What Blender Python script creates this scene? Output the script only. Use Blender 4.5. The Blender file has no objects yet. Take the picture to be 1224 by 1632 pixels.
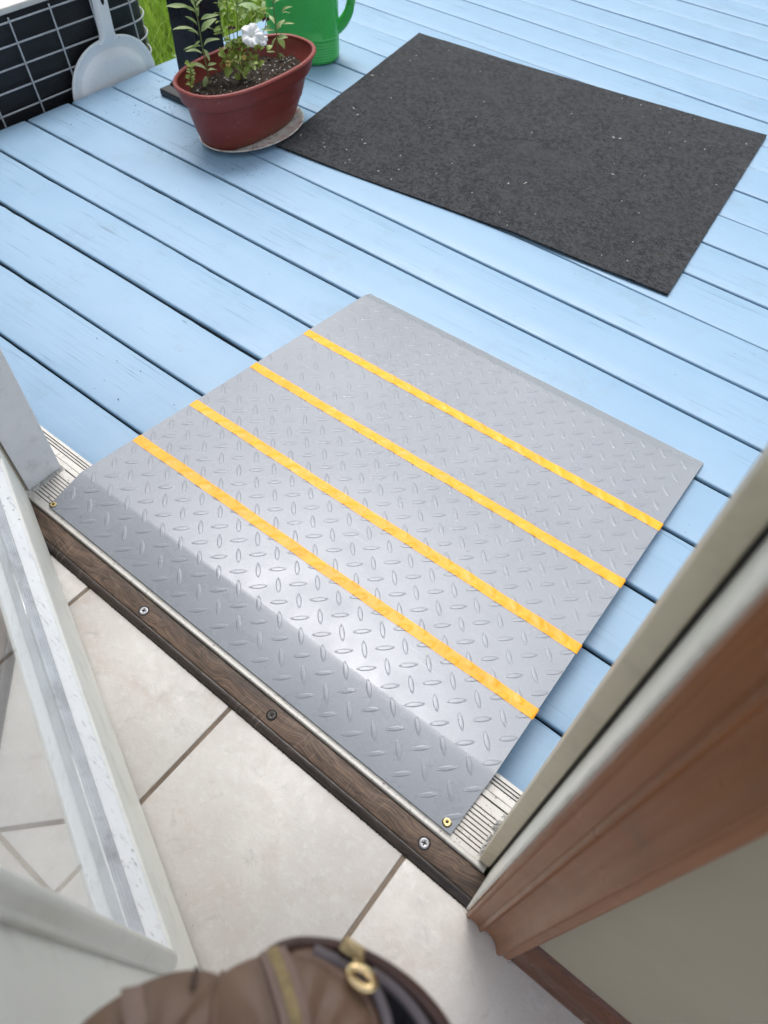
import bpy, bmesh, math, random
from mathutils import Vector, Matrix, Euler, Quaternion, noise

# ------------------------------------------------------------------ camera, light, exposure
S = bpy.context.scene
COL = S.collection
cam_d = bpy.data.cameras.new('camera')
cam = bpy.data.objects.new('camera', cam_d)
COL.objects.link(cam)
S.camera = cam
cam.matrix_world = Matrix(((0.78644, -0.51503, 0.34096, 0.7245),
                           (0.61664, 0.62282, -0.48152, -0.3057),
                           (0.03564, 0.58894, 0.80739, 1.0233),
                           (0, 0, 0, 1)))
cam_d.sensor_fit = 'AUTO'
cam_d.sensor_width = 36.0
cam_d.lens = 1145.5 / 1632 * 36.0
cam_d.clip_start = 0.02
cam_d.clip_end = 400
cam_d.dof.use_dof = True
cam_d.dof.focus_distance = 1.25
cam_d.dof.aperture_fstop = 6.2

SUN_EL, SUN_AZ = 65, 44          # degrees; azimuth from +Y towards -X
W = bpy.data.worlds.new('World')
S.world = W
W.use_nodes = True
nt = W.node_tree
nt.nodes.clear()
sky = nt.nodes.new('ShaderNodeTexSky')
sky.sky_type = 'NISHITA'
sky.sun_disc = False
sky.sun_elevation = math.radians(SUN_EL)
sky.sun_rotation = math.radians(-SUN_AZ)
sky.air_density = 1.0
sky.dust_density = 3.0
sky.ozone_density = 1.0
hs = nt.nodes.new('ShaderNodeHueSaturation')
hs.inputs['Saturation'].default_value = 0.42
bg = nt.nodes.new('ShaderNodeBackground')
bg.inputs['Strength'].default_value = 0.15
wo = nt.nodes.new('ShaderNodeOutputWorld')
nt.links.new(sky.outputs[0], hs.inputs['Color'])
nt.links.new(hs.outputs[0], bg.inputs['Color'])
nt.links.new(bg.outputs[0], wo.inputs['Surface'])

sun_d = bpy.data.lights.new('sun', 'SUN')
sun_d.energy = .85
sun_d.angle = math.radians(26)
sun_d.color = (1.0, 0.975, 0.945)
sun = bpy.data.objects.new('sun', sun_d)
COL.objects.link(sun)
sd = Vector((-math.sin(math.radians(SUN_AZ)) * math.cos(math.radians(SUN_EL)),
             math.cos(math.radians(SUN_AZ)) * math.cos(math.radians(SUN_EL)),
             math.sin(math.radians(SUN_EL))))
sun.rotation_euler = sd.to_track_quat('Z', 'Y').to_euler()
sun.location = sd * 8

vs = S.view_settings
S.display_settings.display_device = 'sRGB'
vs.view_transform = 'Standard'
vs.look = 'None'
vs.gamma = 1.0
vs.use_curve_mapping = False
vs.exposure = 1.12
S.cycles.max_bounces = 8
S.cycles.transmission_bounces = 8
S.cycles.use_denoising = True

R = random.Random(11)

# ------------------------------------------------------------------ helpers
class MB:
    """collects geometry in world coordinates"""
    def __init__(self):
        self.v = []; self.f = []; self.mi = []
    def add(self, verts, faces, mi=0):
        o = len(self.v)
        self.v += [tuple(p) for p in verts]
        self.f += [tuple(i + o for i in f) for f in faces]
        self.mi += [mi] * len(faces)
        return self
    def box(self, x0, x1, y0, y1, z0, z1, mi=0, M=None):
        vv = [Vector((x, y, z)) for z in (z0, z1) for y in (y0, y1) for x in (x0, x1)]
        if M is not None: vv = [M @ p for p in vv]
        return self.add(vv, [(0, 2, 3, 1), (4, 5, 7, 6), (0, 1, 5, 4), (2, 6, 7, 3), (0, 4, 6, 2), (1, 3, 7, 5)], mi)
    def rings(self, rings, closed=True, cap0=True, cap1=True, mi=0):
        n = len(rings[0]); vv = [p for r in rings for p in r]; ff = []
        for a in range(len(rings) - 1):
            for b in range(n if closed else n - 1):
                c = (b + 1) % n
                ff.append((a * n + b, a * n + c, (a + 1) * n + c, (a + 1) * n + b))
        if cap0 and closed: ff.append(tuple(range(n - 1, -1, -1)))
        if cap1 and closed: ff.append(tuple(range((len(rings) - 1) * n, len(rings) * n)))
        return self.add(vv, ff, mi)
    def tube(self, path, r, n=8, mi=0, cap=True):
        path = [Vector(p) for p in path]
        rr = r if isinstance(r, (list, tuple)) else [r] * len(path)
        t0 = (path[1] - path[0]).normalized()
        up = Vector((0, 0, 1)) if abs(t0.z) < .9 else Vector((1, 0, 0))
        u = t0.cross(up).normalized()
        rings = []
        for i, p in enumerate(path):
            t = (path[min(i + 1, len(path) - 1)] - path[max(i - 1, 0)]).normalized()
            u = (u - t * u.dot(t)).normalized(); w = t.cross(u)
            rings.append([p + (u * math.cos(2 * math.pi * k / n) + w * math.sin(2 * math.pi * k / n)) * rr[i] for k in range(n)])
        return self.rings(rings, True, cap, cap, mi)
    def extrude(self, prof, x0, x1, mis=None, M=None):
        """profile of (y,z) points swept along x; open polyline closed into a solid"""
        n = len(prof)
        vv = [Vector((x0, y, z)) for y, z in prof] + [Vector((x1, y, z)) for y, z in prof]
        if M is not None: vv = [M @ p for p in vv]
        o = len(self.v); self.v += [tuple(p) for p in vv]
        for i in range(n):
            j = (i + 1) % n
            self.f.append((o + i, o + j, o + n + j, o + n + i)); self.mi.append(mis[i] if mis else 0)
        self.f.append(tuple(o + i for i in range(n - 1, -1, -1))); self.mi.append(0)
        self.f.append(tuple(o + n + i for i in range(n))); self.mi.append(0)
        return self
    def grid(self, nu, nv, fn, mi=0):
        vv = [fn(i / (nu - 1), j / (nv - 1)) for j in range(nv) for i in range(nu)]
        ff = [(j * nu + i, j * nu + i + 1, (j + 1) * nu + i + 1, (j + 1) * nu + i) for j in range(nv - 1) for i in range(nu - 1)]
        return self.add(vv, ff, mi)

def wloc(o):
    p = Vector((0, 0, 0))
    while o is not None:
        p += o.location; o = o.parent
    return p

def build(name, mb, mats, parent=None, loc=None, smooth=None, bevel=None, seg=2):
    """one mesh object from an MB; smooth = angle in degrees"""
    if loc is None:
        loc = wloc(parent) if parent is not None else Vector((0, 0, 0))
    loc = Vector(loc)
    me = bpy.data.meshes.new(name)
    me.from_pydata([tuple(Vector(p) - loc) for p in mb.v], [], mb.f)
    if not isinstance(mats, (list, tuple)): mats = [mats]
    for m in mats: me.materials.append(m)
    me.polygons.foreach_set('material_index', mb.mi)
    bm = bmesh.new(); bm.from_mesh(me)
    bmesh.ops.recalc_face_normals(bm, faces=bm.faces)
    if bevel:
        ed = [e for e in bm.edges if len(e.link_faces) == 2 and e.calc_face_angle(0) > math.radians(40)]
        bmesh.ops.bevel(bm, geom=ed, offset=bevel, segments=seg, affect='EDGES', profile=.5, clamp_overlap=True)
    if smooth is not None:
        lim = math.radians(smooth)
        for f in bm.faces: f.smooth = True
        for e in bm.edges:
            e.smooth = len(e.link_faces) != 2 or e.calc_face_angle(0) < lim
    bm.to_mesh(me); bm.free(); me.update()
    o = bpy.data.objects.new(name, me)
    COL.objects.link(o)
    if parent is not None:
        o.parent = parent; o.location = loc - wloc(parent)
    else:
        o.location = loc
    return o

def inst(name, me, parent, M):
    o = bpy.data.objects.new(name, me); COL.objects.link(o)
    o.parent = parent
    o.matrix_local = Matrix.Translation(-wloc(parent)) @ M
    return o

def thing(name, label, cat, loc, group=None, kind=None):
    o = bpy.data.objects.new(name, None); COL.objects.link(o)
    o.empty_display_size = .05; o.location = loc
    if label: o['label'] = label
    if cat: o['category'] = cat
    if group: o['group'] = group
    if kind: o['kind'] = kind
    return o

def tag(o, label=None, cat=None, kind=None, group=None):
    if label: o['label'] = label
    if cat: o['category'] = cat
    if kind: o['kind'] = kind
    if group: o['group'] = group
    return o

# ------------------------------------------------------------------ materials
class NT:
    def __init__(self, name):
        self.m = bpy.data.materials.new(name); self.m.use_nodes = True
        self.t = self.m.node_tree; self.t.nodes.clear()
        self.out = self.n('ShaderNodeOutputMaterial'); self.b = self.n('ShaderNodeBsdfPrincipled')
        self.l(self.b.outputs[0], self.out.inputs[0])
        self.tc = self.n('ShaderNodeTexCoord')
        self.co = self.tc.outputs['Object']
    def n(self, t, **kw):
        x = self.t.nodes.new(t)
        for k, v in kw.items(): setattr(x, k, v)
        return x
    def l(self, a, b): self.t.links.new(a, b)
    def setin(self, sock, v):
        if hasattr(v, 'is_output'): self.l(v, sock)
        else: sock.default_value = v
    def perinst(self, amt=40.0):
        oi = self.n('ShaderNodeObjectInfo')
        v = self.n('ShaderNodeVectorMath', operation='SCALE'); v.inputs[0].default_value = (amt, amt * .73, amt * .31)
        self.l(oi.outputs['Random'], v.inputs['Scale'])
        a = self.n('ShaderNodeVectorMath', operation='ADD'); self.l(self.co, a.inputs[0]); self.l(v.outputs[0], a.inputs[1])
        self.rand = oi.outputs['Random']
        self.co = a.outputs[0]
        return self
    def mapped(self, scale, rot=(0, 0, 0)):
        mp = self.n('ShaderNodeMapping'); mp.inputs['Scale'].default_value = scale; mp.inputs['Rotation'].default_value = rot
        self.l(self.co, mp.inputs[0]); return mp.outputs[0]
    def noise(self, scale=10, detail=4, rough=.55, vec=None, dist=0.0):
        x = self.n('ShaderNodeTexNoise'); x.inputs['Scale'].default_value = scale; x.inputs['Detail'].default_value = detail
        x.inputs['Roughness'].default_value = rough; x.inputs['Distortion'].default_value = dist
        self.l(vec if vec is not None else self.co, x.inputs['Vector']); return x.outputs[0]
    def vor(self, scale=10, vec=None, feature='F1', rnd=1.0):
        x = self.n('ShaderNodeTexVoronoi', feature=feature); x.inputs['Scale'].default_value = scale; x.inputs['Randomness'].default_value = rnd
        self.l(vec if vec is not None else self.co, x.inputs['Vector']); return x.outputs[0]
    def wave(self, scale, vec=None, dist=2, detail=2, dscale=1, direction='X', profile='SIN'):
        x = self.n('ShaderNodeTexWave', bands_direction=direction, wave_profile=profile)
        x.inputs['Scale'].default_value = scale; x.inputs['Distortion'].default_value = dist
        x.inputs['Detail'].default_value = detail; x.inputs['Detail Scale'].default_value = dscale
        self.l(vec if vec is not None else self.co, x.inputs['Vector']); return x.outputs['Fac']
    def ramp(self, fac, lo, hi, a=0.0, b=1.0):
        x = self.n('ShaderNodeMapRange'); x.inputs['From Min'].default_value = lo; x.inputs['From Max'].default_value = hi
        x.inputs['To Min'].default_value = a; x.inputs['To Max'].default_value = b
        self.l(fac, x.inputs['Value']); return x.outputs[0]
    def mul(self, a, b, op='MULTIPLY'):
        x = self.n('ShaderNodeMath', operation=op); self.setin(x.inputs[0], a); self.setin(x.inputs[1], b); return x.outputs[0]
    def mix(self, fac, a, b, blend='MIX'):
        x = self.n('ShaderNodeMix', data_type='RGBA', blend_type=blend)
        self.setin(x.inputs[0], fac)
        for s, v in ((x.inputs[6], a), (x.inputs[7], b)):
            self.setin(s, v if hasattr(v, 'is_output') else (*v[:3], 1))
        return x.outputs[2]
    def bump(self, h, strength=.3, dist=.002, chain=None):
        x = self.n('ShaderNodeBump'); x.inputs['Strength'].default_value = strength; x.inputs['Distance'].default_value = dist
        self.l(h, x.inputs['Height'])
        if chain is not None: self.l(chain, x.inputs['Normal'])
        self.l(x.outputs[0], self.b.inputs['Normal']); return x.outputs[0]
    def col(self, c): self.setin(self.b.inputs['Base Color'], c if hasattr(c, 'is_output') else (*c[:3], 1)); return self
    def rough(self, r): self.setin(self.b.inputs['Roughness'], r); return self
    def spec(self, s): self.b.inputs['Specular IOR Level'].default_value = s; return self
    def metal(self, s): self.b.inputs['Metallic'].default_value = s; return self

def simple(name, c, rough=.5, var=.12, scale=20, bump=0.0, bscale=200, spec=.5, metal=0.0, dirt=None, dirt_amt=.5, dirt_scale=8, dist=.0006):
    t = NT(name)
    f = t.noise(scale, 5)
    lo = [x * (1 - var) for x in c]; hi = [min(1, x * (1 + var)) for x in c]
    cc = t.mix(t.ramp(f, .3, .7), lo, hi)
    if dirt:
        d = t.ramp(t.noise(dirt_scale, 8, .7), .52, .72, 0, dirt_amt)
        cc = t.mix(d, cc, dirt)
    t.col(cc); t.rough(t.ramp(t.noise(scale * 2.3, 4), .3, .7, max(0, rough - .08), min(1, rough + .08)))
    t.spec(spec).metal(metal)
    if bump: t.bump(t.noise(bscale, 4), bump, dist)
    return t.m

# painted deck
def m_deck():
    t = NT('blue_deck_paint').perinst(60)
    g = t.noise(1, 6, .65, t.mapped((1.6, 95, 20)))           # long grain along x
    g2 = t.noise(1, 3, .5, t.mapped((5, 330, 60)))
    big = t.noise(3.2, 5, .6)
    base = t.mix(t.ramp(big, .3, .7), (.196, .318, .455), (.226, .350, .485))
    pb = t.n('ShaderNodeMath', operation='MULTIPLY'); t.l(t.rand, pb.inputs[0]); pb.inputs[1].default_value = .55
    base = t.mix(pb.outputs[0], base, t.mix(.5, base, (.238, .360, .480)))
    streakmask = t.ramp(t.noise(2.1, 4, .6), .46, .62)
    st = t.mul(t.ramp(g, .56, .66), streakmask)
    base = t.mix(t.mul(st, .40), base, (.12, .22, .33))
    fine = t.mul(t.ramp(g2, .62, .70), t.ramp(t.noise(3.7, 3), .47, .58))
    base = t.mix(t.mul(fine, .75), base, (.06, .12, .18))
    pale = t.mul(t.ramp(g2, .30, .24), t.ramp(t.noise(4.7, 3), .45, .6))
    base = t.mix(t.mul(pale, .10), base, (.45, .64, .80))
    grime = t.ramp(t.noise(7.5, 9, .75), .56, .74)
    base = t.mix(t.mul(grime, .42), base, (.17, .235, .28))
    crk = t.noise(1, 2, .4, t.mapped((.7, 42, 9)), .6)
    crk = t.mul(t.ramp(t.mul(t.mul(crk, .5, 'SUBTRACT'), 0, 'ABSOLUTE'), .0035, .0012), t.ramp(t.noise(1.7, 3, .6), .56, .62))
    base = t.mix(t.mul(crk, .55), base, (.06, .10, .14))
    sp = t.ramp(t.vor(46), .085, .03)
    spm = t.mul(sp, t.ramp(t.noise(9, 2), .56, .62))
    base = t.mix(t.mul(spm, .8), base, (.05, .06, .07))
    t.col(base)
    t.rough(t.ramp(t.noise(14, 5), .3, .7, .36, .52)); t.spec(.5)
    b1 = t.bump(g, .30, .0014)
    t.bump(t.noise(1, 4, .6, t.mapped((70, 260, 120))), .16, .0008, b1)
    return t.m
M_DECK = m_deck()
M_DSIDE = simple('dark_board_side', (.050, .066, .080), .9, .3, 30)  # darker colour for the board faces inside the gaps

def m_tile():
    t = NT('ceramic_tile').perinst(25)
    c = t.mix(t.ramp(t.noise(5, 6, .6), .35, .68), (.50, .46, .42), (.62, .58, .535))
    c = t.mix(t.ramp(t.noise(13, 7, .7, dist=.6), .52, .70, 0, .55), c, (.49, .41, .355))
    c = t.mix(t.ramp(t.noise(70, 5, .7), .52, .62, 0, .35), c, (.64, .62, .59))
    c = t.mix(t.ramp(t.noise(26, 9, .75, dist=.9), .56, .68, 0, .6), c, (.41, .38, .35))
    c = t.mix(t.mul(t.ramp(t.vor(60), .06, .03), t.ramp(t.noise(12, 2), .58, .63)), c, (.22, .19, .17))
    t.col(c); t.rough(t.ramp(t.noise(60, 4), .35, .65, .30, .48)); t.spec(.5)
    b = t.bump(t.noise(55, 7, .75), .5, .0014)
    t.bump(t.noise(260, 3), .18, .0005, b)
    return t.m
M_TILE = m_tile()
M_GROUT = simple('grout', (.21, .16, .12), .9, .35, 25, .6, 300, dirt=(.24, .20, .16), dirt_amt=.7, dirt_scale=12, dist=.002)

def m_ramp():
    t = NT('silver_ramp_paint')
    c = t.mix(t.ramp(t.noise(4, 5), .3, .7), (.225, .239, .268), (.255, .269, .298))
    c = t.mix(t.ramp(t.noise(18, 8, .75), .56, .78, 0, .22), c, (.23, .225, .215))
    scr = t.noise(1, 3, .5, t.mapped((6, 420, 1), (0, 0, .5)))
    scm = t.mul(t.ramp(scr, .66, .72), t.ramp(t.noise(5, 4), .54, .62))
    c = t.mix(t.mul(scm, .5), c, (.44, .44, .46))
    c = t.mix(t.mul(t.ramp(t.vor(38), .06, .03), t.ramp(t.noise(7, 2), .56, .6)), c, (.10, .095, .09))
    c = t.mix(t.ramp(t.noise(900, 2), .45, .7, 0, .25), c, (.46, .46, .47))
    t.col(c); t.metal(.10); t.rough(t.mul(t.ramp(t.noise(22, 6, .6), .3, .7, .24, .315), t.ramp(t.noise(2.6, 5, .6), .5, .72, 0, .10), 'ADD')); t.spec(.38)
    b = t.bump(t.noise(16, 3), .25, .0012)
    t.bump(t.noise(1100, 2), .12, .0003, b)
    return t.m
M_RAMP = m_ramp()

def m_tape():
    t = NT('yellow_tape')
    c = t.mix(t.ramp(t.noise(30, 5, .6), .35, .7), (.84, .325, .005), (.90, .395, .010))
    c = t.mix(t.ramp(t.noise(90, 5, .7, dist=1.2), .62, .74, 0, .12), c, (.95, .55, .08))
    t.col(c); t.rough(t.ramp(t.noise(50, 3), .3, .7, .36, .48)); t.spec(.4)
    t.bump(t.noise(75, 3, .5, dist=.8), .35, .002)
    return t.m
M_TAPE = m_tape()

def m_mat():
    t = NT('charcoal_carpet')
    fib = t.noise(88, 4, .85); fib2 = t.noise(210, 2, .7)
    c = t.mix(t.ramp(fib, .43, .58), (.003, .0032, .0042), (.044, .0465, .054))
    c = t.mix(t.ramp(fib2, .54, .66, 0, .6), c, (.082, .081, .088))
    c = t.mix(t.ramp(t.noise(9, 5, .72), .48, .66, 0, .45), c, (.050, .050, .048))
    c = t.mix(t.ramp(t.noise(3, 4, .6), .5, .7, 0, .35), c, (.030, .030, .034))
    c = t.mix(t.ramp(t.vor(240), .16, .08, 0, .6), c, (.15, .148, .155))
    rib = t.wave(62, t.mapped((1, 1, 1), (0, 0, math.radians(-6))), .35, 2, 30, 'Y')
    c = t.mix(t.mul(t.ramp(rib, .0, .45, .38, 0), 1.0), c, (.012, .012, .013))
    t.col(c); t.rough(1.0); t.spec(.1)
    t.b.inputs['Sheen Weight'].default_value = .15
    b = t.bump(rib, .5, .0018)
    t.bump(fib, .9, .002, b)
    return t.m
M_MAT = m_mat()

def m_sill(c=(.60, .57, .53)):
    t = NT('aluminium_sill')
    cc = t.mix(t.ramp(t.noise(25, 6), .3, .7), [x * .86 for x in c], c)
    cc = t.mix(t.ramp(t.noise(60, 9, .8, dist=.5), .55, .68, 0, .75), cc, (.26, .23, .19))
    cc = t.mix(t.ramp(t.noise(240, 3), .62, .68, 0, .7), cc, (.12, .10, .085))
    t.col(cc); t.metal(.25); t.rough(.5)
    t.bump(t.noise(170, 5), .25, .0006)
    return t.m
M_SILL = m_sill()
M_GROOVE = simple('groove_dirt', (.085, .072, .06), .95, .4, 60)

def m_darkwood(name, c0, c1, c2, gl=.42):
    t = NT(name)
    wob = t.n('ShaderNodeVectorMath', operation='SCALE'); wob.inputs['Scale'].default_value = .055
    nn = t.n('ShaderNodeTexNoise'); nn.inputs['Scale'].default_value = 9; t.l(t.co, nn.inputs['Vector']); t.l(nn.outputs['Color'], wob.inputs[0])
    ad = t.n('ShaderNodeVectorMath', operation='ADD'); t.l(t.co, ad.inputs[0]); t.l(wob.outputs[0], ad.inputs[1]); t.co = ad.outputs[0]
    w = t.noise(1, 6, .62, t.mapped((4.2, 60, 60)), 1.6)
    wv = t.wave(9, t.mapped((1.1, 9, 9)), 9, 3, .9, 'Y')
    w = t.mul(t.mul(w, .84), t.mul(wv, .16), 'ADD')
    g = t.noise(1, 7, .7, t.mapped((14, 240, 240)))
    c = t.mix(t.ramp(w, .28, .72), c0, c1)
    c = t.mix(t.ramp(g, .50, .64, 0, .75), c, c2)
    c = t.mix(t.ramp(t.noise(1, 6, .7, t.mapped((7, 30, 30))), .46, .66, 0, .8), c, [x * .35 for x in c0])
    pale = t.mul(t.ramp(t.noise(1, 3, .5, t.mapped((520, 16, 16))), .60, .68), t.ramp(t.noise(9, 3), .5, .62))
    c = t.mix(t.mul(pale, .45), c, (.36, .27, .20))
    t.col(c); t.rough(t.ramp(t.noise(40, 4), .3, .7, gl - .1, gl + .12)); t.spec(.45)
    b = t.bump(g, .35, .0012)
    t.bump(t.noise(90, 4), .15, .0008, b)
    return t.m
M_STRIP = m_darkwood('dark_stained_oak', (.055, .033, .022), (.205, .130, .086), (.028, .016, .011))
M_QUARTER = m_darkwood('dark_oak_edge', (.026, .017, .014), (.060, .040, .031), (.02, .014, .011), .35)

def m_casing():
    t = NT('brown_casing')
    g = t.noise(1, 6, .7, t.mapped((130, 130, 4)))
    c = t.mix(t.ramp(g, .35, .65), (.190, .068, .022), (.250, .098, .038))
    c = t.mix(t.ramp(t.noise(22, 8, .72, t.mapped((1, 1, .45))), .55, .72, 0, .5), c, (.13, .07, .048))
    c = t.mix(t.ramp(t.noise(55, 8, .7), .62, .70, 0, .5), c, (.34, .20, .15))
    t.col(c); t.rough(t.ramp(t.noise(30, 5), .3, .7, .27, .36)); t.spec(.22)
    t.bump(g, .10, .0006)
    return t.m
M_CASING = m_casing()
M_BASEB = m_darkwood('brown_baseboard', (.085, .028, .011), (.125, .044, .019), (.05, .017, .008), .32)
M_KHAKI = simple('khaki_stop_paint', (.56, .495, .375), .45, .06, 20, .1, 200, dirt=(.16, .14, .11), dirt_amt=.25, dirt_scale=30)
M_JAMB = simple('jamb_paint', (.82, .80, .73), .42, .06, 20, .1, 150, dirt=(.30, .24, .18), dirt_amt=.4, dirt_scale=25)
M_GREYJ = simple('grey_jamb_paint', (.76, .765, .80), .5, .06, 14, .12, 90, dirt=(.22, .21, .20), dirt_amt=.3, dirt_scale=30)
M_BLACK = simple('black_rubber', (.018, .014, .012), .7, .2, 60)
M_CAULK = simple('old_caulk', (.46, .45, .43), .8, .25, 80, .8, 120, dirt=(.09, .08, .07), dirt_amt=.9, dirt_scale=90, dist=.003)
M_WALL = simple('beige_wall_paint', (.305, .265, .195), .75, .03, 6, .1, 240, dirt=(.33, .31, .27), dirt_amt=.2, dirt_scale=7)
M_EXT = simple('exterior_siding_paint', (.75, .75, .73), .6, .05, 6)
M_SOFFIT = simple('soffit_paint', (.76, .78, .80), .7, .05, 4)
M_DOOR = simple('door_paint', (.82, .81, .765), .40, .04, 8, .08, 120, dirt=(.36, .36, .33), dirt_amt=.3, dirt_scale=18)
def m_weathered():
    t = NT('weathered_white_paint')
    c = t.mix(t.ramp(t.noise(20, 6), .3, .7), (.80, .80, .82), (.88, .88, .89))
    gr = t.noise(1, 7, .75, t.mapped((10, 320, 320), (0, 0, math.radians(21.9))))
    c = t.mix(t.ramp(gr, .57, .63, 0, .6), c, (.42, .41, .41))
    g3 = t.noise(1, 4, .6, t.mapped((5, 520, 520), (0, 0, math.radians(21.9))))
    c = t.mix(t.mul(t.ramp(g3, .63, .67), t.ramp(t.noise(11, 3), .46, .56)), c, (.13, .115, .10))
    c = t.mix(t.ramp(t.noise(34, 8, .8), .60, .66, 0, .7), c, (.50, .47, .43))
    c = t.mix(t.mul(t.ramp(t.vor(120), .16, .10), t.ramp(t.noise(14, 3), .55, .6)), c, (.08, .07, .06))
    t.col(c); t.rough(.75); t.spec(.25); b = t.bump(gr, .6, .0014); t.bump(t.noise(110, 5), .25, .001, b)
    return t.m
M_WEATH = m_weathered()
M_BEAD = simple('glazing_bead_vinyl', (.55, .56, .59), .85, .12, 40, .1, 120, spec=.12, dirt=(.25, .25, .26), dirt_amt=.6, dirt_scale=35)
def m_glass():
    t = NT('door_glass')
    t.b.inputs['Transmission Weight'].default_value = 1.0
    t.b.inputs['IOR'].default_value = 1.5; t.rough(.012); t.col((.93, .96, .94))
    return t.m
M_GLASS = m_glass()

M_STEEL = simple('zinc_screw', (.30, .30, .31), .38, .15, 300, metal=.9)
M_BRASS = simple('brass_screw', (.56, .43, .20), .35, .15, 300, metal=.9)
M_HOLE = simple('dark_hole', (.01, .009, .008), .9, .1, 50)

# objects
def m_pot():
    t = NT('terracotta_plastic')
    c = t.mix(t.ramp(t.noise(7, 5), .3, .7), (.165, .024, .018), (.205, .032, .025))
    geo = t.n('ShaderNodeSeparateXYZ'); t.l(t.co, geo.inputs[0])
    low = t.mul(t.ramp(geo.outputs[2], .035, .0), t.ramp(t.noise(30, 6), .4, .62))
    c = t.mix(t.mul(low, .65), c, (.10, .075, .03))
    c = t.mix(t.ramp(t.noise(75, 8, .75), .64, .71, 0, .75), c, (.50, .38, .33))
    c = t.mix(t.mul(t.ramp(t.vor(70), .09, .04), t.ramp(t.noise(13, 2), .5, .58)), c, (.45, .33, .28))
    c = t.mix(t.ramp(t.noise(25, 7, .7), .55, .75, 0, .25), c, (.33, .14, .11))
    t.col(c); t.rough(t.ramp(t.noise(30, 4), .3, .7, .40, .56)); t.spec(.45)
    t.bump(t.noise(140, 4), .06, .0006)
    return t.m
M_POT = m_pot()
def m_soil():
    t = NT('potting_soil')
    c = t.mix(t.ramp(t.noise(120, 5, .7), .35, .7), (.010, .007, .005), (.060, .040, .028))
    t.col(c); t.rough(.95); t.bump(t.noise(140, 6, .8), 1.0, .006)
    return t.m
M_SOIL = m_soil()
M_PERL = simple('perlite', (.62, .60, .56), .8, .2, 300)
M_BARK = simple('bark_chip', (.070, .045, .030), .9, .5, 200)
def m_plate():
    t = NT('old_china_plate')
    c = t.mix(t.ramp(t.noise(30, 6), .3, .7), (.60, .56, .51), (.72, .69, .64))
    c = t.mix(t.ramp(t.noise(45, 8, .75), .52, .64, 0, .85), c, (.20, .16, .12))
    pk = t.mul(t.ramp(t.vor(34), .42, .34), t.ramp(t.noise(60, 4), .38, .5))
    c = t.mix(t.mul(pk, .55), c, (.40, .12, .13))
    t.col(c); t.rough(.3); t.bump(t.noise(150, 5, .8), .25, .0008)
    return t.m
M_PLATE = m_plate()
M_PLATER = simple('plate_rim_glaze', (.62, .58, .52), .25, .06, 40, dirt=(.36, .30, .25), dirt_amt=.5, dirt_scale=60)
M_CAN = simple('green_plastic', (.055, .46, .095), .32, .06, 6, .05, 300, spec=.5, dirt=(.05, .33, .09), dirt_amt=.3, dirt_scale=9)
M_STAND = simple('black_powder_coat', (.0045, .006, .011), .30, .2, 20, spec=.4)
M_STANDB = simple('black_base_plastic', (.010, .010, .012), .35, .3, 40, spec=.5, dirt=(.08, .075, .07), dirt_amt=.4, dirt_scale=60)
def m_pan():
    t = NT('white_plastic')
    c = t.mix(t.ramp(t.noise(6, 4), .3, .7), (.83, .84, .88), (.87, .88, .90))
    c = t.mix(t.mul(t.ramp(t.noise(70, 8, .8), .58, .70), .6), c, (.36, .36, .42))
    t.col(c); t.rough(.42)
    t.b.inputs['Subsurface Weight'].default_value = .08
    t.b.inputs['Subsurface Radius'].default_value = (.01, .01, .01)
    return t.m
M_PAN = m_pan()
M_WIRE = simple('grey_coated_wire', (.44, .45, .48), .45, .12, 60, dirt=(.14, .13, .12), dirt_amt=.5, dirt_scale=70)
def m_liner():
    t = NT('black_dimpled_liner')
    v = t.vor(135, None, 'F1', 0.0)
    c = t.mix(t.ramp(v, .25, .45), (.021, .023, .028), (.006, .007, .010))
    c = t.mix(t.mul(t.ramp(t.noise(13, 5, .7), .62, .74), t.ramp(v, .30, .2)), c, (.22, .23, .26))
    t.col(c); t.rough(.55); t.bump(t.ramp(v, .2, .5, 1, 0), .8, .002)
    return t.m
M_LINER = m_liner()
M_SLAB = simple('grey_board', (.60, .57, .54), .6, .08, 14, .2, 90, dirt=(.24, .22, .20), dirt_amt=.4, dirt_scale=12)

def m_leaf(name, a, b, tr=.25):
    t = NT(name)
    oi = t.n('ShaderNodeObjectInfo')
    c = t.mix(oi.outputs['Random'], a, b)
    c = t.mix(t.ramp(t.noise(60, 4), .35, .7, 0, .4), c, [x * 1.5 for x in b])
    t.col(c); t.rough(.45); t.spec(.4)
    tl = t.n('ShaderNodeBsdfTranslucent'); t.l(t.mix(.5, c, (.20, .34, .03)), tl.inputs[0])
    ms = t.n('ShaderNodeMixShader'); ms.inputs[0].default_value = tr
    t.l(t.b.outputs[0], ms.inputs[1]); t.l(tl.outputs[0], ms.inputs[2]); t.l(ms.outputs[0], t.out.inputs[0])
    return t.m
M_LEAF_L = m_leaf('sage_leaf', (.24, .32, .13), (.36, .43, .21))
M_LEAF_P = m_leaf('petunia_leaf', (.180, .260, .050), (.300, .370, .100))
M_STEM = simple('plant_stem', (.135, .170, .055), .5, .25, 80)
M_STEMB = simple('brown_stem', (.16, .11, .06), .6, .25, 80)
M_PETAL = m_leaf('white_petal', (.78, .77, .80), (.84, .83, .85), .2)
M_DEAD = simple('withered_flower', (.055, .010, .016), .7, .4, 120)
M_YELLOW = simple('yellow_bud', (.55, .42, .13), .5, .2, 120)
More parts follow.
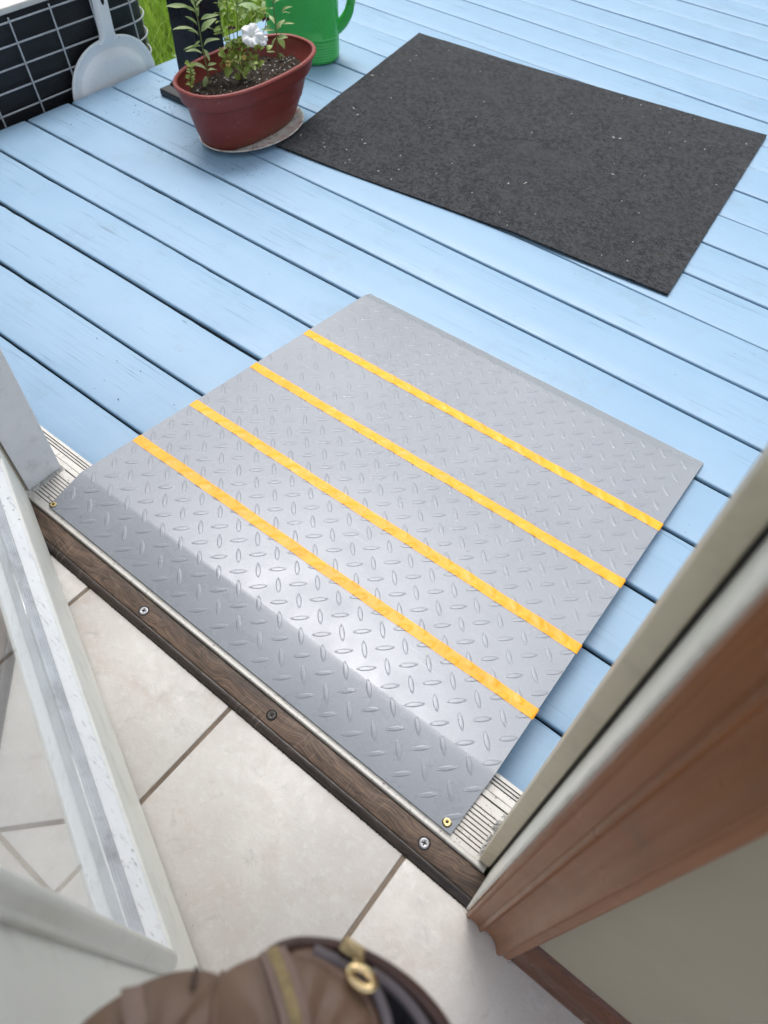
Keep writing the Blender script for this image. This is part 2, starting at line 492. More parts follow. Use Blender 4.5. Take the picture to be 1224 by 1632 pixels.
def m_grass():
    t = NT('lawn_blades')
    c = t.mix(t.ramp(t.noise(9, 3), .35, .65), (.190, .350, .026), (.320, .470, .062))
    c = t.mix(t.ramp(t.noise(70, 2), .55, .7, 0, .5), c, (.36, .45, .12))
    t.col(c); t.rough(.5); t.spec(.3)
    tl = t.n('ShaderNodeBsdfTranslucent'); t.l(c, tl.inputs[0])
    ms = t.n('ShaderNodeMixShader'); ms.inputs[0].default_value = .4
    t.l(t.b.outputs[0], ms.inputs[1]); t.l(tl.outputs[0], ms.inputs[2]); t.l(ms.outputs[0], t.out.inputs[0])
    return t.m
M_GRASS = m_grass()
M_GROUND = simple('lawn_soil', (.06, .085, .022), .95, .5, 9, .6, 60)
M_CRUMB = simple('dirt_crumb', (.045, .038, .03), .9, .5, 300)
M_LINT = simple('lint', (.55, .52, .47), .9, .3, 300)
M_BAG = simple('brown_leather', (.20, .120, .080), .5, .12, 30, .25, 260, dirt=(.10, .058, .042), dirt_amt=.3, dirt_scale=20)
M_BAGD = simple('dark_leather_edge', (.072, .036, .029), .45, .15, 40, .2, 260)
M_LINING = simple('black_lining', (.006, .005, .009), .7, .2, 60)
M_ZTAPE = simple('zip_tape_fabric', (.27, .185, .155), .85, .08, 120, .3, 600)
M_ZGREY = simple('grey_zip_tape', (.17, .145, .155), .85, .08, 120, .3, 600)
M_GOLD = simple('gold_metal', (.83, .62, .33), .22, .05, 60, metal=1.0)
M_GOLDD = simple('dull_gold', (.46, .35, .19), .35, .2, 200, metal=.9)

# ================================================================== SETTING
ZF = .030                                    # tile floor
# ---- ground
g = MB(); g.grid(2, 2, lambda u, v: (-80 + 160 * u, -80 + 160 * v, -.26))
tag(build('ground', g, M_GROUND), kind='structure')

# ---- deck
deck = thing('deck', None, None, (0, 0, 0), kind='structure')
DX0, DX1 = -1.333, 3.6
G1, PITCH = .1557, .146
def board_mesh(y0, y1, x0, zt, tw, yk):
    mb = MB(); n = 150 if yk < 8 else 40
    xs = [x0 + (DX1 - x0) * (k / n) for k in range(n + 1)]
    r = .0042
    prof = [(y0, -.036), (y0, -.0075), (y0, -r)] + [(y0 + r - r * math.cos(a), -r + r * math.sin(a)) for a in (.5, 1.05)] + [(y0 + r, 0), (y0 + (y1 - y0) * .35, .0003), (y0 + (y1 - y0) * .65, .0003), (y1 - r, 0)] + \
           [(y1 - r + r * math.cos(a), -r + r * math.sin(a)) for a in (1.05, .5)] + [(y1, -r), (y1, -.0075), (y1, -.036)]
    yc = (y0 + y1) / 2
    rings = []
    for k, x in enumerate(xs):
        rings.append((x, 0.0))
    rings = [(x0, .0045)] + [(x0 + .0018, .0014)] + [(x0 + .005, 0.0)] + [(x, 0.0) for x in xs[1:]]
    rr = []
    for x, dz in rings:
        ring = []
        for y, z in prof:
            w = .0006 * math.sin(x * 2.1 + yc * 17) + .0005 * math.sin(x * 5.3 + yc * 31)
            e = 1 if z > -.006 else 0
            yy = y + (.0007 * math.sin(x * 3.7 + y * 50) + .0004 * math.sin(x * 11 + y * 90))
            sgn = (y - yc)
            if z > -.02:                       # paint chipped off along parts of the edge
                chip = max(0.0, noise.noise((x * 3.1, y * 40, 1.7)) - (.02 if yk in (2, 3) else .22)) * abs(noise.noise((x * 90, y * 9, 4))) * .012
                if abs(sgn) > (y1 - y0) * .46: yy -= math.copysign(min(chip, .0035), sgn)
            if dz and abs(sgn) > (y1 - y0) * .46: yy -= math.copysign(dz * .7, sgn)
            ring.append(Vector((x, yy, z + zt + w + tw * sgn - dz * e)))
        rr.append(ring)
    mb.rings(rr)
    m_ = len(prof)
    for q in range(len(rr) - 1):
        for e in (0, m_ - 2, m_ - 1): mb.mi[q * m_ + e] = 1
    return mb
ny = 28
for k in range(0, ny):
    ga = .0060 if k < 7 else .0046
    y0 = (.0405 if k == 0 else G1 + PITCH * (k - 1) + ga / 2 + R.uniform(-.0008, .0008))
    y1 = G1 + PITCH * k - ga / 2 + R.uniform(-.0008, .0008)
    x0 = DX0 + R.uniform(-.006, .006)
    mb = board_mesh(y0, y1, x0, R.uniform(-.0012, .0008) - .0006, R.uniform(-.008, .008), k)
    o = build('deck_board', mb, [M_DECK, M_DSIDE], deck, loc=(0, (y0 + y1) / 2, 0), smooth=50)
for k in range(9):
    x = -1.28 + .6 * k
    mb = MB().box(x, x + .038, .045, 4.15, -.19, -.0395)
    build('deck_joist', mb, simple('joist_wood', (.10, .085, .065), .9, .2, 20) if k == 0 else bpy.data.materials['joist_wood'], deck)

# ---- tile floor
floor = thing('tile_floor', None, None, (0, 0, 0), kind='structure')
build('grout', MB().box(-2.2, 2.2, -2.6, -.118, -.20, ZF - .0022), M_GROUT, floor)
TP, TJ = .3095, .006
xs0 = .0395
tile_me = None
for i in range(-6, 7):
    for j in range(0, 8):
        x0 = xs0 + TP * i + TJ / 2; x1 = xs0 + TP * (i + 1) - TJ / 2
        y1 = -.122 - (0 if j == 0 else .302 + TP * (j - 1) + TJ); y0 = -.122 - .302 - TP * j
        if i > 1 and j == 0: pass
        mb = MB().box(x0, x1, y0, y1, ZF - .008, ZF + R.uniform(-.0003, .0003))
        build('floor_tile', mb, M_TILE, floor, loc=((x0 + x1) / 2, (y0 + y1) / 2, ZF), bevel=.0016, smooth=60)

# ---- house wall with its trim
house = thing('house_wall', 'beige painted wall with brown baseboard beside the doorway', 'wall', (1.4, -.06, ZF))
WZ = 2.6
build('wall_panel', MB().box(.815, 3.0, -.118, -.0505, ZF - .05, WZ), [M_WALL], house)
build('siding', MB().box(.815, 3.0, -.050, -.0105, ZF - .05, WZ), M_EXT, house)
build('siding', MB().box(-3.0, -.225, -.050, -.0105, ZF - .05, WZ), M_EXT, house)
build('wall_panel', MB().box(-3.0, -.225, -.118, -.0505, ZF - .05, WZ), [M_WALL], house)
build('wall_panel', MB().box(-.2245, .8145, -.118, -.0105, 2.12, WZ), [M_WALL], house)
bb = MB(); bb.extrude([(-.118, ZF), (-.1345, ZF), (-.1345, ZF + .012), (-.1325, ZF + .018), (-.1325, ZF + .062), (-.130, ZF + .070), (-.1255, ZF + .075), (-.1235, ZF + .082), (-.118, ZF + .084)], .8255, 3.0)
build('baseboard', bb, M_BASEB, house, smooth=30)
build('roof_eave', MB().box(-2.2, 3.2, -.30, .78, WZ + .001, WZ + .09), M_SOFFIT, house)

# ---- door frame
frame = thing('door_frame', 'door frame with brown moulded casing and khaki stop right of the ramp', 'door frame', (.755, -.07, ZF))
T0, T1 = .052, 2.10
build('door_stop', MB().box(.7345, .7502, -.0715, -.0135, T0 - .002, T1), M_KHAKI, frame, bevel=.0015)
build('weatherstrip', MB().box(.7502, .7535, -.0700, -.030, T0 - .01, T1), M_BLACK, frame)
build('jamb', MB().box(.7535, .814, -.1225, -.0102, ZF - .004, T1), M_JAMB, frame, bevel=.0015)
cs = [(.7570, -.1228), (.7570, -.1262), (.7580, -.1287), (.7600, -.1298), (.7622, -.1295), (.7640, -.1280), (.7700, -.1280), (.7765, -.1284), (.7780, -.1312), (.7800, -.1326), (.7822, -.1316), (.7845, -.1282),
      (.7900, -.1274), (.7960, -.1286), (.8010, -.1312), (.8050, -.1346), (.8080, -.1384), (.8108, -.1400), (.8136, -.1386), (.8150, -.1364), (.8215, -.1370), (.8238, -.1355), (.8245, -.1330), (.8245, -.1185), (.8145, -.1185), (.8145, -.1228)]
c = MB(); c.rings([[Vector((x, y, z)) for x, y in cs] for z in (ZF + .001, T1 + .05)])
build('casing', c, M_CASING, frame, smooth=35)
# left side of the frame
build('door_stop', MB().box(-.214, -.1755, -.0685, -.0035, .0455, T1), M_GREYJ, frame, bevel=.0015)
build('weatherstrip', MB().box(-.214, -.181, -.0745, -.0695, .046, T1), M_KHAKI, frame, bevel=.002)
build('jamb', MB().box(-.2244, -.2145, -.1225, -.0035, ZF, T1), M_JAMB, frame)
build('head_jamb', MB().box(-.2144, .756, -.1225, -.0105, T1 + .001, T1 + .0185), M_JAMB, frame)
# old caulk crumbs where the frame meets the sill
def crumb_line(name, path, r, n, seed, mat, parent):
    rr = random.Random(seed); mb = MB()
    for k in range(n):
        t = rr.random() * (len(path) - 1); i = int(t); f = t - i
        p = Vector(path[i]).lerp(Vector(path[min(i + 1, len(path) - 1)]), f) + Vector((rr.gauss(0, r * .7), rr.gauss(0, r * .7), rr.uniform(-.2, .6) * r))
        s = r * rr.uniform(.5, 1.5)
        vv = []
        for a in range(6):
            an = a * math.pi / 3 + rr.random(); q = s * rr.uniform(.6, 1.2)
            vv.append(p + Vector((math.cos(an) * q, math.sin(an) * q, rr.uniform(-.4, .1) * s)))
        vv += [p + Vector((0, 0, s * .8)), p - Vector((0, 0, s * .5))]
        ff = [(a, (a + 1) % 6, 6) for a in range(6)] + [((a + 1) % 6, a, 7) for a in range(6)]
        mb.add(vv, ff)
    return build(name, mb, mat, parent, smooth=40)
o = crumb_line('caulk', [(-.172, -.064, .0475), (-.170, -.035, .0475), (-.171, -.006, .0475), (-.185, .004, .042)], .0028, 120, 3, M_CAULK, frame); o['kind'] = 'stuff'
o = crumb_line('caulk', [(.733, -.066, .048), (.7325, -.03, .048), (.7325, -.006, .046), (.742, .010, .036)], .0026, 130, 4, M_CAULK, frame); o['kind'] = 'stuff'

# ---- metal sill under the ramp lip
sill = thing('door_sill', 'dirty off white ribbed metal sill under the ramp lip', 'sill', (.28, -.03, .02))
prof = []; mis = []
def pp(y, z, m=0): prof.append((y, z + (.004 if z > .006 else 0))); mis.append(m)
pp(-.0792, .005); pp(-.0792, .0440); pp(-.0780, .0456); pp(-.0738, .0456); pp(-.0722, .0442); pp(-.0665, .0442)
y = -.0655
while y < -.017:
    pp(y, .0442, 1); pp(y + .0003, .0428, 1); pp(y + .0013, .0428, 1); pp(y + .0016, .0442); y += .0058
pp(-.0045, .0442, 1); pp(-.0042, .0424, 1); pp(-.0025, .0424, 1); pp(-.0022, .0442)
pp(.0060, .0442, 1); pp(.0066, .0350, 1); pp(.0084, .0350); pp(.0090, .0375)
for y in (.0190, .0246, .0300):
    pp(y, .0365 - (y - .019) * .28, 1); pp(y + .0003, .0345 - (y - .019) * .28, 1); pp(y + .0016, .0345 - (y - .019) * .28, 1); pp(y + .0019, .0362 - (y - .019) * .28)
pp(.0375, .0318); pp(.0380, .0300); pp(.0380, .005)
sl = MB(); sl.extrude(prof, -.42, .7480, mis)
build('ribbed_plate', sl, [M_SILL, M_GROOVE], sill)

# ---- dark wood threshold strip with three screws
strip = thing('wood_threshold', 'worn dark brown wooden threshold strip between sill and tiles', 'threshold', (.28, -.105, ZF))
sp = [(-.0797, ZF - .005), (-.0797, .0418), (-.0812, .0428), (-.1070, .0424), (-.1095, .0416), (-.1108, .0398), (-.1108, ZF - .005)]
build('strip', MB().extrude(sp, -.2140, .7555), M_STRIP, strip, smooth=30)
qp = [(-.1112, ZF - .005), (-.1112, .0392), (-.1128, .0396), (-.1160, .0388), (-.1190, .0368), (-.1208, .0340), (-.1216, ZF - .005)]
build('edge_moulding', MB().extrude(qp, -.2140, .7560), M_QUARTER, strip, smooth=35)
o = crumb_line('grime', [(-.1, -.1228, ZF), (.756, -.1228, ZF)], .0006, 420, 6, M_CRUMB, strip); o['kind'] = 'stuff'
o = crumb_line('grime', [(.747, -.1235, ZF), (.756, -.1270, ZF), (.764, -.1290, ZF), (.777, -.1292, ZF), (.780, -.1332, ZF), (.790, -.1282, ZF), (.800, -.1316, ZF), (.8108, -.1408, ZF), (.8245, -.1372, ZF), (.832, -.1352, ZF)], .0004, 150, 8, M_CRUMB, strip); o['kind'] = 'stuff'
def lathe(mb, c, prof, n=20, mi=0, ax=None):
    M = ax.to_matrix() if ax is not None else Matrix.Identity(3)
    mb.rings([[Vector(c) + M @ Vector((r * math.cos(2 * math.pi * k / n), r * math.sin(2 * math.pi * k / n), z)) for k in range(n)] for r, z in prof], True, True, True, mi)
    return mb
def screw(c, r, mat, parent, cross=True, rot=.4):
    s = MB(); lathe(s, c, [(r, 0), (r, .0004), (r * .93, .0009), (r * .72, .0011), (r * .55, .0009)])
    o = build('screw', s, mat, parent, loc=c, smooth=40)
    d = MB()
    if cross:
        for q in (rot, rot + math.pi / 2):
            M = Matrix.Translation(Vector(c)) @ Matrix.Rotation(q, 4, 'Z')
            d.box(-r * .5, r * .5, -r * .12, r * .12, .0009 + q * 1e-5, .00118 + q * 1e-5, 0, M)
    else:
        lathe(d, c, [(r * .38, .0009), (r * .38, .00118)], 6)
    build('screw_recess', d, M_HOLE, o)
    ring = MB(); lathe(ring, c, [(r * 1.22, -.0002), (r * 1.22, .00012)])
    build('countersink', ring, M_HOLE, o)
screw((.1439, -.0990, .0426), .0068, M_STEEL, strip, True, .5)
screw((.4058, -.0965, .0427), .0066, M_QUARTER, strip, True, 1.1)
screw((.6702, -.0971, .0427), .0068, M_STEEL, strip, True, .2)

# ================================================================== RAMP
ramp = thing('threshold_ramp', 'grey metal threshold ramp with raised tread and four orange tape stripes', 'ramp', (.29, .35, 0))
YA = lambda u: (-.0695 - .0005 * u)
YB = lambda u: (.0087 + .0195 * u)
YC = lambda u: (.7400 + .0110 * u)
YD = lambda u: (.7628 + .0157 * u)
ST = [(YA, -.1205, .6910, .0520), (YB, -.1330, .6943, .0572), (YC, -.1066, .6890, .0112), (YD, -.1066, .6894, .0030)]
def edge_x(y, side):
    pts = [(s[0](side), s[1 + side]) for s in ST]
    for (a, xa), (b, xb) in zip(pts, pts[1:]):
        if y <= b: return xa + (xb - xa) * max(0, (y - a) / (b - a))
    return pts[-1][1]
def zr(x, y):
    u = max(0, min(1, (x + .12) / .812))
    ys = [s[0](u) for s in ST]; zs = [s[3] for s in ST]
    for i in range(3):
        if y <= ys[i + 1] or i == 2:
            t = (y - ys[i]) / (ys[i + 1] - ys[i]); z = zs[i] + (zs[i + 1] - zs[i]) * t
            # soft bend
            for yb, k in ((ys[1], 1), (ys[2], 1)):
                d = abs(y - yb)
                if d < .004: z -= (.004 - d) ** 2 / .008 * .06
            return z
nu = 24
def ramp_sheet(zoff, vv):
    def row(st0, st1, t):
        for i in range(nu + 1):
            u = i / nu
            y = st0[0](u) * (1 - t) + st1[0](u) * t
            xl = st0[1] * (1 - t) + st1[1] * t; xr = st0[2] * (1 - t) + st1[2] * t
            x = xl + (xr - xl) * u
            vv.append(Vector((x, y, zr(x, y) + zoff)))
    n = 0
    seq = []
    for i in range(3):
        ts = [0, .97] if i == 0 else ([.005] + [k / 14 for k in range(1, 14)] + [.995] if i == 1 else [.02, .5, 1])
        if i == 0: ts = [0, .3, .6, .9, .96, 1.0]
        for t in ts: row(ST[i], ST[i + 1], t); n += 1
    return n
top = []; nr = ramp_sheet(0, top); bot = []; ramp_sheet(-.0028, bot)
pm = MB(); w = nu + 1
ff = [(r * w + i, r * w + i + 1, (r + 1) * w + i + 1, (r + 1) * w + i) for r in range(nr - 1) for i in range(nu)]
NB = len(top)
fb = [tuple(q + NB for q in reversed(f)) for f in ff]
border = [i for i in range(w)] + [r * w + nu for r in range(1, nr)] + [(nr - 1) * w + i for i in range(nu - 1, -1, -1)] + [r * w for r in range(nr - 2, 0, -1)]
fs = [(border[k], border[(k + 1) % len(border)], border[(k + 1) % len(border)] + NB, border[k] + NB) for k in range(len(border))]
pm.add(top + bot, ff + fb + fs)
build('tread_plate', pm, M_RAMP, ramp, smooth=2.0)
# raised lugs pressed into the plate: a square lattice of alternating diagonals
def lug_profile(t): return max(0.0, 1 - abs(t) ** 2.0) ** .85
LUGS = []
for i in range(-15, 8):
    for j in range(-4, 20):
        for k in (0, 1):
            x = .4472 + .0428 * i + (.0214 if k else 0); y = .0576 + .0428 * j - (.0214 if k else 0)
            LUGS.append((x, y, -math.pi / 4 if k == 0 else math.pi / 4))
def lug_ok(x, y): return edge_x(y, 0) + .008 < x < edge_x(y, 1) - .008 and YA((x + .12) / .81) + .009 < y < YC((x + .12) / .81) + .002
lm = MB()
LL, LW, LH = .0148, .0036, .00065
for x, y, a in LUGS:
    if not lug_ok(x, y): continue
    ca, sa = math.cos(a), math.sin(a); L = LL * R.uniform(.94, 1.05); rings = []
    for sc, h in ((1.10, -.0001), (1.03, .12), (.95, .5), (.86, .88), (.74, 1.0), (.35, 1.08)):
        ring = []
        for q in range(22):
            th = 2 * math.pi * q / 22; t = math.cos(th); s = math.sin(th)
            px = L * t * (1 + (sc - 1) * .5); py = LW * s * sc * (abs(s) ** .15) * (lug_profile(t) ** .3)
            X = x + px * ca - py * sa; Y = y + px * sa + py * ca
            u = max(0, min(1, (X + .12) / .812)); xl, xr2 = edge_x(Y, 0) + .001, edge_x(Y, 1) - .001
            X = max(xl, min(xr2, X)); Y = max(YA(u) + .001, Y)
            ring.append(Vector((X, Y, zr(X, Y) + LH * h * (max(0, 1 - t * t) ** .35 if h > 0 else 1))))
        rings.append(ring)
    lm.rings(rings, True, False, True)
o = build('raised_tread', lm, M_RAMP, ramp, smooth=80); o['kind'] = 'stuff'
# side skirts folded down
for side in (0, 1):
    s = MB(); sg = 1 if side == 0 else -1; a = []; b = []
    for k in range(25):
        y = YB(side) + .004 + (YC(side) - .03 - YB(side)) * k / 24; x = edge_x(y, side) + sg * .0012
        z = zr(x, y) - .0029
        a.append([Vector((x, y, z)), Vector((x + sg * .0025, y, z)), Vector((x + sg * .0025, y, .0018)), Vector((x, y, .0018))])
    s.rings(a); build('side_skirt', s, M_RAMP, ramp)
# four tape stripes following the tread
LD = [(x, y, math.cos(a), math.sin(a)) for x, y, a in LUGS if lug_ok(x, y)]
def lug_h(x, y):
    h = 0
    for lx, ly, ca, sa in LD:
        dx, dy = x - lx, y - ly
        if abs(dx) > .016 or abs(dy) > .016: continue
        p = abs(dx * ca + dy * sa) / (LL * 1.02); q = abs(-dx * sa + dy * ca) / (LW * 1.35)
        if p < 1:
            e = q / max(.15, (1 - p * p) ** .5)
            if e < 1.6: h = max(h, LH * (1 - min(1, p ** 3)) ** .5 * max(0, 1 - (e / 1.6) ** 2))
    return h
for k, (yl, yr, w) in enumerate(((.1222, .1336, .0195), (.2508, .2660, .0198), (.4040, .4190, .0198), (.5548, .5710, .0198))):
    tm = MB(); NX, NY = 520, 13
    xl = edge_x(yl, 0) - .0012; xr2 = edge_x(yr, 1) + .0014
    ph = R.uniform(0, 9)
    def tf(u, v):
        x = xl + (xr2 - xl) * u; y = yl + (yr - yl) * u + (v - .5) * w + .0006 * math.sin(u * 9 + k) + .0003 * math.sin(u * 41 + ph)
        cr = noise.noise((x * 70, y * 110, k * 5 + 1)) * .5 + noise.noise((x * 150 + y * 120, y * 40, k + 3)) * .5
        wr = .0005 * max(0, cr - .10) * 1.5
        xx = max(edge_x(y, 0), min(edge_x(y, 1), x))
        z = zr(xx, y) + .00035 + lug_h(x, y) * 1.5 + wr
        if x < edge_x(y, 0) or x > edge_x(y, 1): z -= .0016
        return (x, y, z)
    tm.grid(NX, NY, tf)
    build('tape_stripe', tm, M_TAPE, ramp, smooth=60)
screw((-.1165, -.0630, .0525), .0053, M_BRASS, ramp, False)
screw((.6790, -.0610, .0525), .0053, M_BRASS, ramp, False)

# ================================================================== DOOR (open, left foreground)
door = thing('open_door', 'off white door with glass panel swung inward over the tiles', 'door', (-.176, -.074, ZF))
D = Vector((.9274, -.3740, 0)); N = Vector((.3740, .9274, 0))
DM = Matrix(((D.x, N.x, 0, -.176), (D.y, N.y, 0, -.074), (0, 0, 1, 0), (0, 0, 0, 1)))   # (s, n, z) -> world
DB, GB, GT = .036, .252, 1.86
GS0, GS1 = .118, .7925
DL = .906
def dbox(name, s0, s1, z0, z1, n0=-.045, n1=0.0, mat=M_DOOR, bevel=.002):
    return build(name, MB().box(s0, s1, n0, n1, z0, z1, 0, DM), mat, door, bevel=bevel)
dbox('bottom_rail', .002, DL, DB, GB)
dbox('stile', .002, GS0, GB + .0001, GT)
dbox('stile', GS1, DL, GB + .0001, GT)
dbox('top_rail', .002, DL, GT + .0001, 2.06)
build('bottom_seal', MB().box(.004, DL - .002, -.030, -.0012, ZF + .0015, DB - .0002, 0, DM), M_BLACK, door)
def rect_loop(prof, mats_i=None, m=0):
    mb = MB(); rings = []
    for w_, n_ in prof:
        rings.append([DM @ Vector(p) for p in ((GS0 + w_, n_, GB + w_), (GS1 - w_, n_, GB + w_), (GS1 - w_, n_, GT - w_), (GS0 + w_, n_, GT - w_))])
    mb.rings(rings, True, False, False)
    return mb
build('glass_moulding', rect_loop([(-.0100, .0004), (-.0100, .0042), (-.0088, .0052), (-.0062, .0056), (-.0050, .0068), (-.0025, .0104), (.0010, .0126), (.0045, .0130), (.0070, .0120), (.0080, .0108), (.0092, .0090)]), M_DOOR, door, smooth=32)
build('moulding_ledge', rect_loop([(.0094, .0088), (.0118, .0050), (.0142, .0012), (.0160, -.0030), (.0166, -.0040)]), M_WEATH, door, smooth=40)
build('glazing_bead', rect_loop([(.0164, -.0046), (.0176, -.0052), (.0178, -.0066), (.0192, -.0070), (.0194, -.0086), (.0208, -.0090), (.0210, -.0106), (.0226, -.0112), (.0230, -.0130), (.0250, -.0142)]), M_BEAD, door, smooth=25)
build('glass_pane', MB().box(GS0 + .019, GS1 - .019, -.0200, -.0148, GB + .019, GT - .019, 0, DM), M_GLASS, door)

# ================================================================== ITEMS ON THE DECK
# ---- carpet mat
mc = [Vector((-.8673, 1.9789, 0)), Vector((.3175, 2.1072, 0)), Vector((.4172, 1.2073, 0)), Vector((-.7107, 1.0994, 0))]
def mat_pt(u, v):
    a = mc[3].lerp(mc[2], u); b = mc[0].lerp(mc[1], u); p = a.lerp(b, v)
    e = .0018 * noise.noise((u * 5, v * 4, 0)) + .0012 * noise.noise((u * 11, v * 9, 2))
    bulge = -.006 * math.exp(-((u - .50) / .22) ** 2) * max(0, 1 - v * 3) + .006 * math.sin(u * 3.14 * 2.2) * max(0, 1 - v * 6) * .4
    top_in = -.012 * math.sin(u * math.pi) * max(0, v * 3 - 2)
    fr = .0009 * noise.noise((u * 160, v * 160, 7)) * (1 if min(u, v, 1 - u, 1 - v) < .002 else 0)
    lift = .004 * math.exp(-((u - .66) / .12) ** 2) * max(0, 1 - v * 9) + .003 * math.exp(-((u - .9) / .07) ** 2) * max(0, 1 - v * 9)
    return Vector((p.x + fr, p.y - bulge * .9 + top_in + fr, .0062 + e + lift))
mm = MB(); NU, NV = 130, 100
tp = [mat_pt(i / NU, j / NV) for j in range(NV + 1) for i in range(NU + 1)]
bt = [p - Vector((0, 0, .0042)) for p in tp]
w = NU + 1
ff = [(j * w + i, j * w + i + 1, (j + 1) * w + i + 1, (j + 1) * w + i) for j in range(NV) for i in range(NU)]
NB = len(tp)
border = list(range(w)) + [j * w + NU for j in range(1, NV + 1)] + [NV * w + i for i in range(NU - 1, -1, -1)] + [j * w for j in range(NV - 1, 0, -1)]
mm.add(tp + bt, ff + [tuple(q + NB for q in reversed(f)) for f in ff] + [(border[k], border[(k + 1) % len(border)], border[(k + 1) % len(border)] + NB, border[k] + NB) for k in range(len(border))])
mat = build('carpet_mat', mm, M_MAT, None, loc=(-.2, 1.6, 0), smooth=60)
tag(mat, 'dark charcoal ribbed carpet mat lying on the blue deck', 'mat')
lt = MB(); rl = random.Random(21)
for k in range(60):
    u, v = rl.random(), rl.random(); p = mat_pt(u, v); a = rl.random() * 3.14; L = rl.uniform(.0006, .0022) if rl.random() < .85 else rl.uniform(.003, .0055); wd = rl.uniform(.0005, .0012)
    M = Matrix.Translation(p + Vector((0, 0, .0010))) @ Matrix.Rotation(a, 4, 'Z')
    lt.box(-L, L, -wd, wd, -.0004, .0006, 0, M)
o = build('lint_flecks', lt, M_LINT, mat); o['kind'] = 'stuff'

# ---- plate under the planter
def oval(cx, cy, ax, ay, z, n=64, e=2.0):
    return [Vector((cx + ax * math.copysign(abs(math.cos(t)) ** (2 / e), math.cos(t)), cy + ay * math.copysign(abs(math.sin(t)) ** (2 / e), math.sin(t)), z)) for t in (2 * math.pi * k / n for k in range(n))]
PC = (-.818, 1.120)
pl = MB()
pl.rings([oval(*PC, a, b, z) for a, b, z in ((.078, .128, .0018), (.080, .130, .0008), (.084, .134, .0012), (.098, .146, .0080), (.117, .166, .0150), (.1195, .1685, .0166), (.1200, .1690, .0180), (.1180, .1670, .0188), (.1150, .164, .0180), (.1030, .152, .0120), (.0900, .139, .0075), (.060, .110, .0065), (.02, .04, .0065))])
plate = build('saucer_plate', pl, M_PLATE, None, loc=(*PC, 0), smooth=60)
tag(plate, 'dirty oval china plate under the red planter', 'plate')
# ---- planter
PB = (-.822, 1.118)
pot = thing('planter', 'oval reddish brown plastic planter with soil on a china plate', 'planter', (*PB, .0068))
def pr(cx, cy, ax, ay, z): return oval(cx, cy, ax, ay, z, 72, 2.45)
Z0 = .0072
body = [(-.828, PB[1], .062, .142, Z0 + .0), (-.828, PB[1], .074, .154, Z0 + .002), (-.828, PB[1], .078, .1590, Z0 + .009),
        (-.8268, 1.1205, .0850, .173, Z0 + .04), (-.8256, 1.1235, .0920, .187, Z0 + .080), (-.8246, 1.1262, .0965, .1965, Z0 + .1115), (-.8246, 1.1262, .0975, .198, Z0 + .1135),
        (-.8244, 1.1265, .1022, .2015, Z0 + .1155), (-.8245, 1.1268, .1062, .2065, Z0 + .1185), (-.8246, 1.1272, .1085, .2100, Z0 + .124), (-.8250, 1.1290, .1120, .2170, Z0 + .150), (-.8250, 1.1296, .1130, .2185, Z0 + .1575)]
inner = [(-.8250, 1.1296, .1095, .2150, Z0 + .1575), (-.8248, 1.1285, .1065, .2105, Z0 + .140), (-.8244, 1.1268, .1035, .2040, Z0 + .1245), (-.8243, 1.1262, .0975, .196, Z0 + .113), (-.823, 1.122, .088, .180, Z0 + .06)]
pb = MB(); pb.rings([pr(*r) for r in body + inner], True, True, False)
build('pot_shell', pb, M_POT, pot, smooth=38)
rim = MB(); rr = []
for k in range(11):
    a = math.pi * 2 * k / 10
    rr.append(pr(-.8250, 1.1300, .1135 + .0060 * math.cos(a), .2190 + .0060 * math.cos(a), Z0 + .1610 + .0052 * math.sin(a)))
rim.rings(rr, True, False, False)
build('rim', rim, M_POT, pot, smooth=60)
so = MB(); rs = []
for k in range(13):
    s = 1 - k / 12.5
    ring = pr(-.8243, 1.1264, .1006 * s, .1998 * s, Z0 + .1175)
    rs.append([p + Vector((0, 0, .012 * noise.noise((p.x * 22, p.y * 22, 1)) + .006 * noise.noise((p.x * 75, p.y * 75, 4)) + .003 * noise.noise((p.x * 190, p.y * 190, 9)) + .004 * (1 - s))) for p in ring])
so.rings(rs, True, False, True)
build('soil', so, M_SOIL, pot, smooth=70)
SZ = Z0 + .121
def chips(name, n, seed, smin, smax, mat, parent, flat):
    rr = random.Random(seed); mb = MB()
    for k in range(n):
        while True:
            dx, dy = rr.uniform(-1, 1), rr.uniform(-1, 1)
            if dx * dx + dy * dy < .9: break
        x, y = -.8243 + .098 * dx, 1.1264 + .195 * dy
        z = Z0 + .1190 + .012 * noise.noise((x * 22, y * 22, 1)) + .006 * noise.noise((x * 75, y * 75, 4)) + .002
        s = rr.uniform(smin, smax); M = Matrix.Translation((x, y, z)) @ Euler((rr.uniform(-.6, .6), rr.uniform(-.6, .6), rr.uniform(0, 6.28))).to_matrix().to_4x4()
        a, b, c_ = s * rr.uniform(.6, 1.3), s * rr.uniform(.5, .9), s * flat * rr.uniform(.6, 1.1)
        vv = [M @ Vector(p) for p in ((a, 0, 0), (a * .3, b, 0), (-a * .8, b * .6, 0), (-a, -b * .3, 0), (a * .2, -b, 0), (0, 0, c_), (0, 0, -c_))]
        mb.add(vv, [(i, (i + 1) % 5, 5) for i in range(5)] + [((i + 1) % 5, i, 6) for i in range(5)])
    o = build(name, mb, mat, parent); o['kind'] = 'stuff'
chips('perlite_bits', 190, 31, .0011, .0034, M_PERL, pot, .8)
chips('bark_bits', 420, 32, .002, .006, M_BARK, pot, .4)

